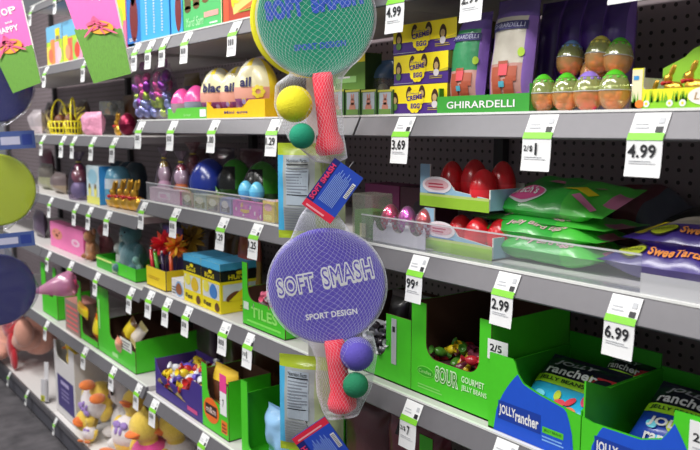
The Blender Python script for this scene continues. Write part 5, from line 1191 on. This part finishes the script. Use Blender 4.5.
def disc_prof(R, b, top, gath=(.010, .006), low=None):
    out = [(R + top, gath[0], gath[1], 0), (R + top * .55, R * .30, .02, 0)]
    for k in range(0, 15):
        z = R * math.cos(math.pi * (.16 + k * .68 / 14)); out.append((z, math.sqrt(R * R - z * z) + .004, b, 0))
    out += low; return out
DEP = 1.50
R0 = .1168
NETPUR = FOAM((100, 86, 190)); FGREEN = FOAM((22, 146, 112)); FYEL = FOAM((238, 226, 40)); FCORAL = FOAM((250, 62, 84)); FNAVY = FOAM((28, 30, 110)); FLIME = FOAM((196, 214, 24)); BLUEINK = P_((36, 84, 196))
def ball(label, px, py, dep, r, mat):
    t = MB(); t.ell((0, 0, 0), (r, r, r), mat, n=20); o = t.build('foam_ball'); o.location = atd(px, py, dep); return tag(o, label, 'foam ball', 'foam balls')
# upper set
U0 = hang(316, 18, DEP, math.radians(6))
paddle('green foam paddle with blue lettering and coral handle in the upper net', U0, R0, FGREEN, FCORAL, .165, (BLUEINK, None))
paddle('yellow foam paddle tucked behind the green one in the upper net', hang(307.5, 20, DEP + .035, math.radians(10)), R0, FYEL, FCORAL, 0)
ball('yellow foam ball beside the coral handle under the green disc', 294.5, 104, DEP, .0365, FYEL)
ball('small green foam ball at the tip of the upper coral handle', 302, 136, DEP - .012, .0255, FGREEN)
net('white net bag around the green and yellow paddles', U0, disc_prof(R0, .036, .06, low=[(-.122, .068, .040, -.028), (-.165, .068, .040, -.035), (-.205, .062, .040, -.030), (-.235, .056, .038, -.026), (-.26, .044, .036, -.012), (-.285, .033, .033, .0), (-.292, .004, .006, .002)]))
# lower set
L0 = hang(327, 286, DEP, math.radians(7))
paddle('purple foam paddle with white bubble lettering and coral handle', L0, R0, NETPUR, FCORAL, .152, (WHITE, NETPUR))
ball('purple foam ball beside the lower coral handle', 357, 354, DEP, .034, NETPUR)
ball('small green foam ball touching the purple foam ball', 355.5, 385, DEP - .012, .0255, FOAM((30, 130, 90)))
nb = net('white net bag around the purple paddle and its balls', L0, disc_prof(R0, .03, .055, low=[(-.112, .064, .040, .016), (-.145, .062, .042, .022), (-.18, .060, .042, .014), (-.215, .056, .038, .008), (-.25, .042, .034, .0), (-.268, .033, .032, -.002), (-.275, .004, .004, -.002)]))
# header cards
CARDB = P_((34, 74, 190)); CARDN = P_((24, 34, 120)); CRED = P_((230, 40, 70))
def header(label, px, py, dep, roll, W, H, top):
    t = hthing('header_card', label, 'header card', hang(px, py, dep, roll), 'header cards of the paddle sets'); m = MB(); m.box((0, 0, 0), (W, .004, H), CARDN)
    d = Dec(m, Matrix.Translation((-W / 2, -.002, -H / 2)) @ UPRIGHT); s = H * .14
    d.rect(0, H - s if top else 0, W, s, CRED, 1); d.rect(W * .22, 0 if top else s, W * .78, H - s, CARDB, 1); d.lines(W * .1, (H - s * .8) if top else s * .25, W * .8, s * .5, 1, P_((250, 170, 180)), 2)
    d.text('SOFT SMASH', W * .18, s * 1.3 if not top else s * .3, H * .72, W * .15, P_((236, 60, 110)), 3, off=.04, rot=math.pi / 2)
    y0 = 0 if top else s
    for k in range(11): d.rect(W * (.30 + .045 * k), y0 + H * .1, W * .018, (H - s) * (.62 + .2 * ((k * 7) % 5) / 5), P_((150, 180, 240)), 3)
    d.rect(W * .84, y0 + H * .38, W * .11, H * .30, WHITE, 3)
    for k in range(9): d.rect(W * .855, y0 + H * (.40 + .03 * k), W * .08, H * .012, INK, 4)
    m.build('folded_card', t); m = MB(); m.tube([(0, 0, H / 2 - .004), (0, .006, H / 2 + .014), (0, .014, H / 2 + .004)], .0012, STEEL); m.build('staple_loop', t)
header('blue header card with red end, tilted above the purple disc', 332.5, 191, DEP - .045, math.radians(-35.8), .068, .110, False)
header('blue header card with red top edge at the very bottom, below the purple paddle', 324, 449, DEP - .03, math.radians(34.5), .078, .108, True)
# clip strip with snack bags behind
t = hthing('clip_strip', 'white plastic clip strip hanging behind the purple and green paddles', 'clip strip', hang(317, 150, 1.615, 0)); m = MB(); m.box((0, 0, -.10), (.044, .0015, 1.15), M((222, 214, 216), rough=.4)); m.build('strip', t, bevel=.0004)
m = MB(); dd = Dec(m, Matrix.Translation((0, -.0009, 0)) @ UPRIGHT)
for k in range(14): dd.ell(-.012 if k % 2 else .012, .40 - .08 * k, .0035, .0035, P_((90, 86, 90)), 1)
m.build('hole_row', t)
m = MB()
for z in (.02, .27, -.42, -.20): m.tube([(0, -.001, z), (0, -.025, z + .003), (0, -.045, z + .010)], .002, STEEL)
m.build('hook', t)
def snack(label, px0, px1, py, H, dep, seed, yaw):
    W = (px1 - px0) * dep / F_PX; t = hthing('snack_bag', label, 'snack bag', hang((px0 + px1) / 2, py, dep) @ Matrix.Rotation(yaw, 4, 'Z') @ Matrix.Translation((0, 0, -H)), 'snack bags on the clip strip'); m = MB()
    lime = FOIL((168, 190, 40)); bl = FOIL((70, 170, 214)); wh = FOIL((160, 166, 164))
    d = bag(m, W, H, .035, lambda u, v: lime if v > .88 or v < .07 else bl if u < .07 else wh if u < .60 else FOIL((160, 170, 130)), UPRIGHT, seed=seed, amp=.005, nu=22, nv=24); m.build('pouch', t)
    p = MB(); e = Dec(p, UPRIGHT, d.fn, step=.0006)
    e.rect(W * .14, H * .36, W * .36, H * .49, P_((166, 178, 188)), 1); e.text('Nutrition Facts', W * .15, H * .80, W * .32, H * .038, BLACK, 3, off=.01); e.rect(W * .15, H * .775, W * .34, H * .012, BLACK, 2); e.rect(W * .15, H * .46, W * .34, H * .010, BLACK, 2)
    for k in range(9): e.rect(W * .15, H * (.49 + .031 * k), W * (.33 if k % 3 else .24), H * .010, P_((120, 126, 136)), 2)
    for k in range(9): e.rect(W * .10, H * (.10 + .028 * k), W * (.40 if k % 2 else .34), H * .012, P_((140, 144, 150)), 2)
    for k in range(5): e.rect(W * (.68 + .05 * k), H * .5, W * .02, H * .3, P_((150, 170, 90)), 2)
    p.build('printed_back', t)
    return t
snack('lime-topped snack bag with nutrition panel hanging above the purple disc', 275, 347, 143, .205, 1.585, 141, -.35)
snack('lime-topped snack bag with nutrition panel hanging below the purple disc', 277, 345, 356, .215, 1.60, 142, -.35)

# far clip strip with navy and lime paddles
def far(px, py, col, lab, cl, R=.125):
    MW = hang(px, py, 2.6, .06); paddle(lab, MW, R, col, FCORAL, 0, None)
    t = hthing('clear_bag', cl, 'clear bag', MW, 'clear bags of the far paddles'); m = MB(); fm_ = film((226, 226, 236), milk=.04, gloss=.05)
    prof = disc_prof(R, .03, .07, gath=(.05, .01), low=[(-.122, .05, .03, 0), (-.14, .02, .02, 0)])
    vs = []; fs = []; n = 36
    for j, (z, a, b, x) in enumerate(prof):
        for k in range(n):
            an = 2 * math.pi * k / n; c, s = math.cos(an), math.sin(an); w_ = 1 + .06 * noise.noise(Vector((k * .9, j * .7, px)))
            vs.append((x + a * w_ * c + .01 * noise.noise(Vector((z * 30, k * .5, 1))), (b + .008 * noise.noise(Vector((k, j * .8, 3)))) * math.copysign(abs(s) ** .5, s), z))
    for j in range(len(prof) - 1):
        for k in range(n): fs.append((j * n + k, j * n + (k + 1) % n, (j + 1) * n + (k + 1) % n, (j + 1) * n + k))
    m.add(vs, fs, fm_, None, True); m.build('film', t)
far(-6, 86, FNAVY, 'navy foam paddle hanging at the far end behind the pink sign', 'crinkled clear bag around the upper navy paddle')
far(-3, 190, FLIME, 'lime foam paddle hanging at the far end between the navy ones', 'crinkled clear bag around the lime paddle')
far(-3, 290, FNAVY, 'navy foam paddle hanging at the far end above the peach plush', 'crinkled clear bag around the lower navy paddle')
def fcard(label, px, py, W, H):
    t = hthing('header_card', label, 'header card', hang(px, py, 2.55, .05), 'header cards of the far paddle sets'); m = MB(); m.box((0, 0, 0), (W, .004, H), P_((70, 90, 150))); d = Dec(m, Matrix.Translation((-W / 2, -.002, -H / 2)) @ UPRIGHT)
    d.rect(W * .1, H * .25, W * .5, H * .45, P_((190, 190, 214)), 1); d.rect(W * .66, H * .2, W * .26, H * .6, P_((40, 60, 140)), 1); m.build('folded_card', t)
fcard('grey-blue header card between the upper navy disc and lime disc', 16, 140, .12, .06)
fcard('grey-blue header card between the lime disc and lower navy disc', 14, 240, .13, .05)
t = hthing('clip_strip', 'white plastic clip strip holding the far navy and lime paddles', 'clip strip', hang(-6, 190, 2.66, 0)); m = MB(); m.box((0, 0, .225), (.044, .0015, 1.25), M((222, 214, 216), rough=.4)); m.build('strip', t, bevel=.0004)

# pink hanging signs
def sign(label, c, x, txts, egg):
    BL, BR, TR, TL = [at(px, py, x) for px, py in c]
    t = thing('hanging_sign', label, 'sign', (BL + BR) / 2, 'pink spring signs'); t.rotation_euler = (0, 0, 0); o0 = (BL + BR) / 2
    def fn(u, v, z): return BL * (1 - u) * (1 - v) + BR * u * (1 - v) + TR * u * v + TL * (1 - u) * v - o0 + Vector((-z, 0, 0))
    m = MB(); d = Dec(m, None, fn, step=.0006); PKS = P_((240, 110, 186)); GRS = M((98, 152, 48), rough=.6, var=.3, scale=160)
    d.put([(0, 0), (1, 0), (1, 1), (0, 1)], [(0, 1, 2, 3)], PKS, 0); back = [fn(0, 0, -.003), fn(1, 0, -.003), fn(1, 1, -.003), fn(0, 1, -.003)]; m.add(back, [(3, 2, 1, 0)], WHITECARD)
    fr = [fn(0, 0, .0008), fn(1, 0, .0008), fn(1, 1, .0008), fn(0, 1, .0008)]; m.add(fr + back, [(0, 4, 5, 1), (1, 5, 6, 2), (2, 6, 7, 3), (3, 7, 4, 0)], WHITECARD)
    for tx, a, b, w_, h_ in txts: d.text(tx, a, b, w_, h_, WHITE, 2, off=.03)
    m.build('pink_panel', t)
    g = MB(); d = Dec(g, None, fn, step=.0012); n = 24
    d.poly([(-.02, -.01), (1.03, -.01)] + [(1.03 - 1.05 * k / n, egg[2] + .012 * (k % 2)) for k in range(n + 1)], GRS, 2)
    g.build('grass_strip', t)
    e = MB(); d = Dec(e, None, fn, step=.0012); ex, ey, q = egg[0], egg[1], egg[3]
    k = .30; RB = P_((232, 96, 140))
    def E(x, y, rx, ry, m, lay, rot=0):
        pts = []
        for i in range(18):
            an = 2 * math.pi * i / 18; a_, b_ = rx * math.cos(an), ry * math.sin(an); pts.append((x + a_ * math.cos(rot) - b_ * math.sin(rot), y + (a_ * math.sin(rot) + b_ * math.cos(rot)) * k))
        d.poly(pts, m, lay)
    E(ex, ey, q, q * .72, P_((238, 170, 44)), 4)
    for w_, r_ in ((.08, .5), (.08, 1.9), (.07, -.5)): E(ex, ey, q * .86, q * w_, RB, 5, r_)
    for x_, y_, r_ in ((-.55, .45, .5), (.25, .75, 2.0), (-.2, .8, 1.2), (.5, .45, -.3)): E(ex - q * .15 + q * x_ * .7, ey + q * y_ * k * .9, q * .5, q * .15, RB, 6, r_)
    E(ex - q * .9, ey - q * .45 * k, q * .8, q * .10, RB, 6, .8); E(ex + q * .8, ey - q * .4 * k, q * .6, q * .10, RB, 6, -.6)
    e.build('printed_egg', t)
sign('smaller pink sign with grass and egg, reading HAPPY, at the far end', [(14, 92), (41, 82), (16, -24), (-34, -8)], .60, [('HAPPY', .30, .50, .52, .055), ('and', .56, .58, .16, .025), ('P', .72, .66, .14, .07), ('O', .56, .66, .14, .07), ('H', .38, .66, .14, .07)], (.52, .37, .33, .30))
sign('larger pink sign with grass and orange egg bow', [(95, 82), (131, 73), (108, -34), (51, -40)], .60, [('HAPPY', .2, .66, .6, .07), ('HOP', .3, .82, .4, .08)], (.62, .42, .40, .28))
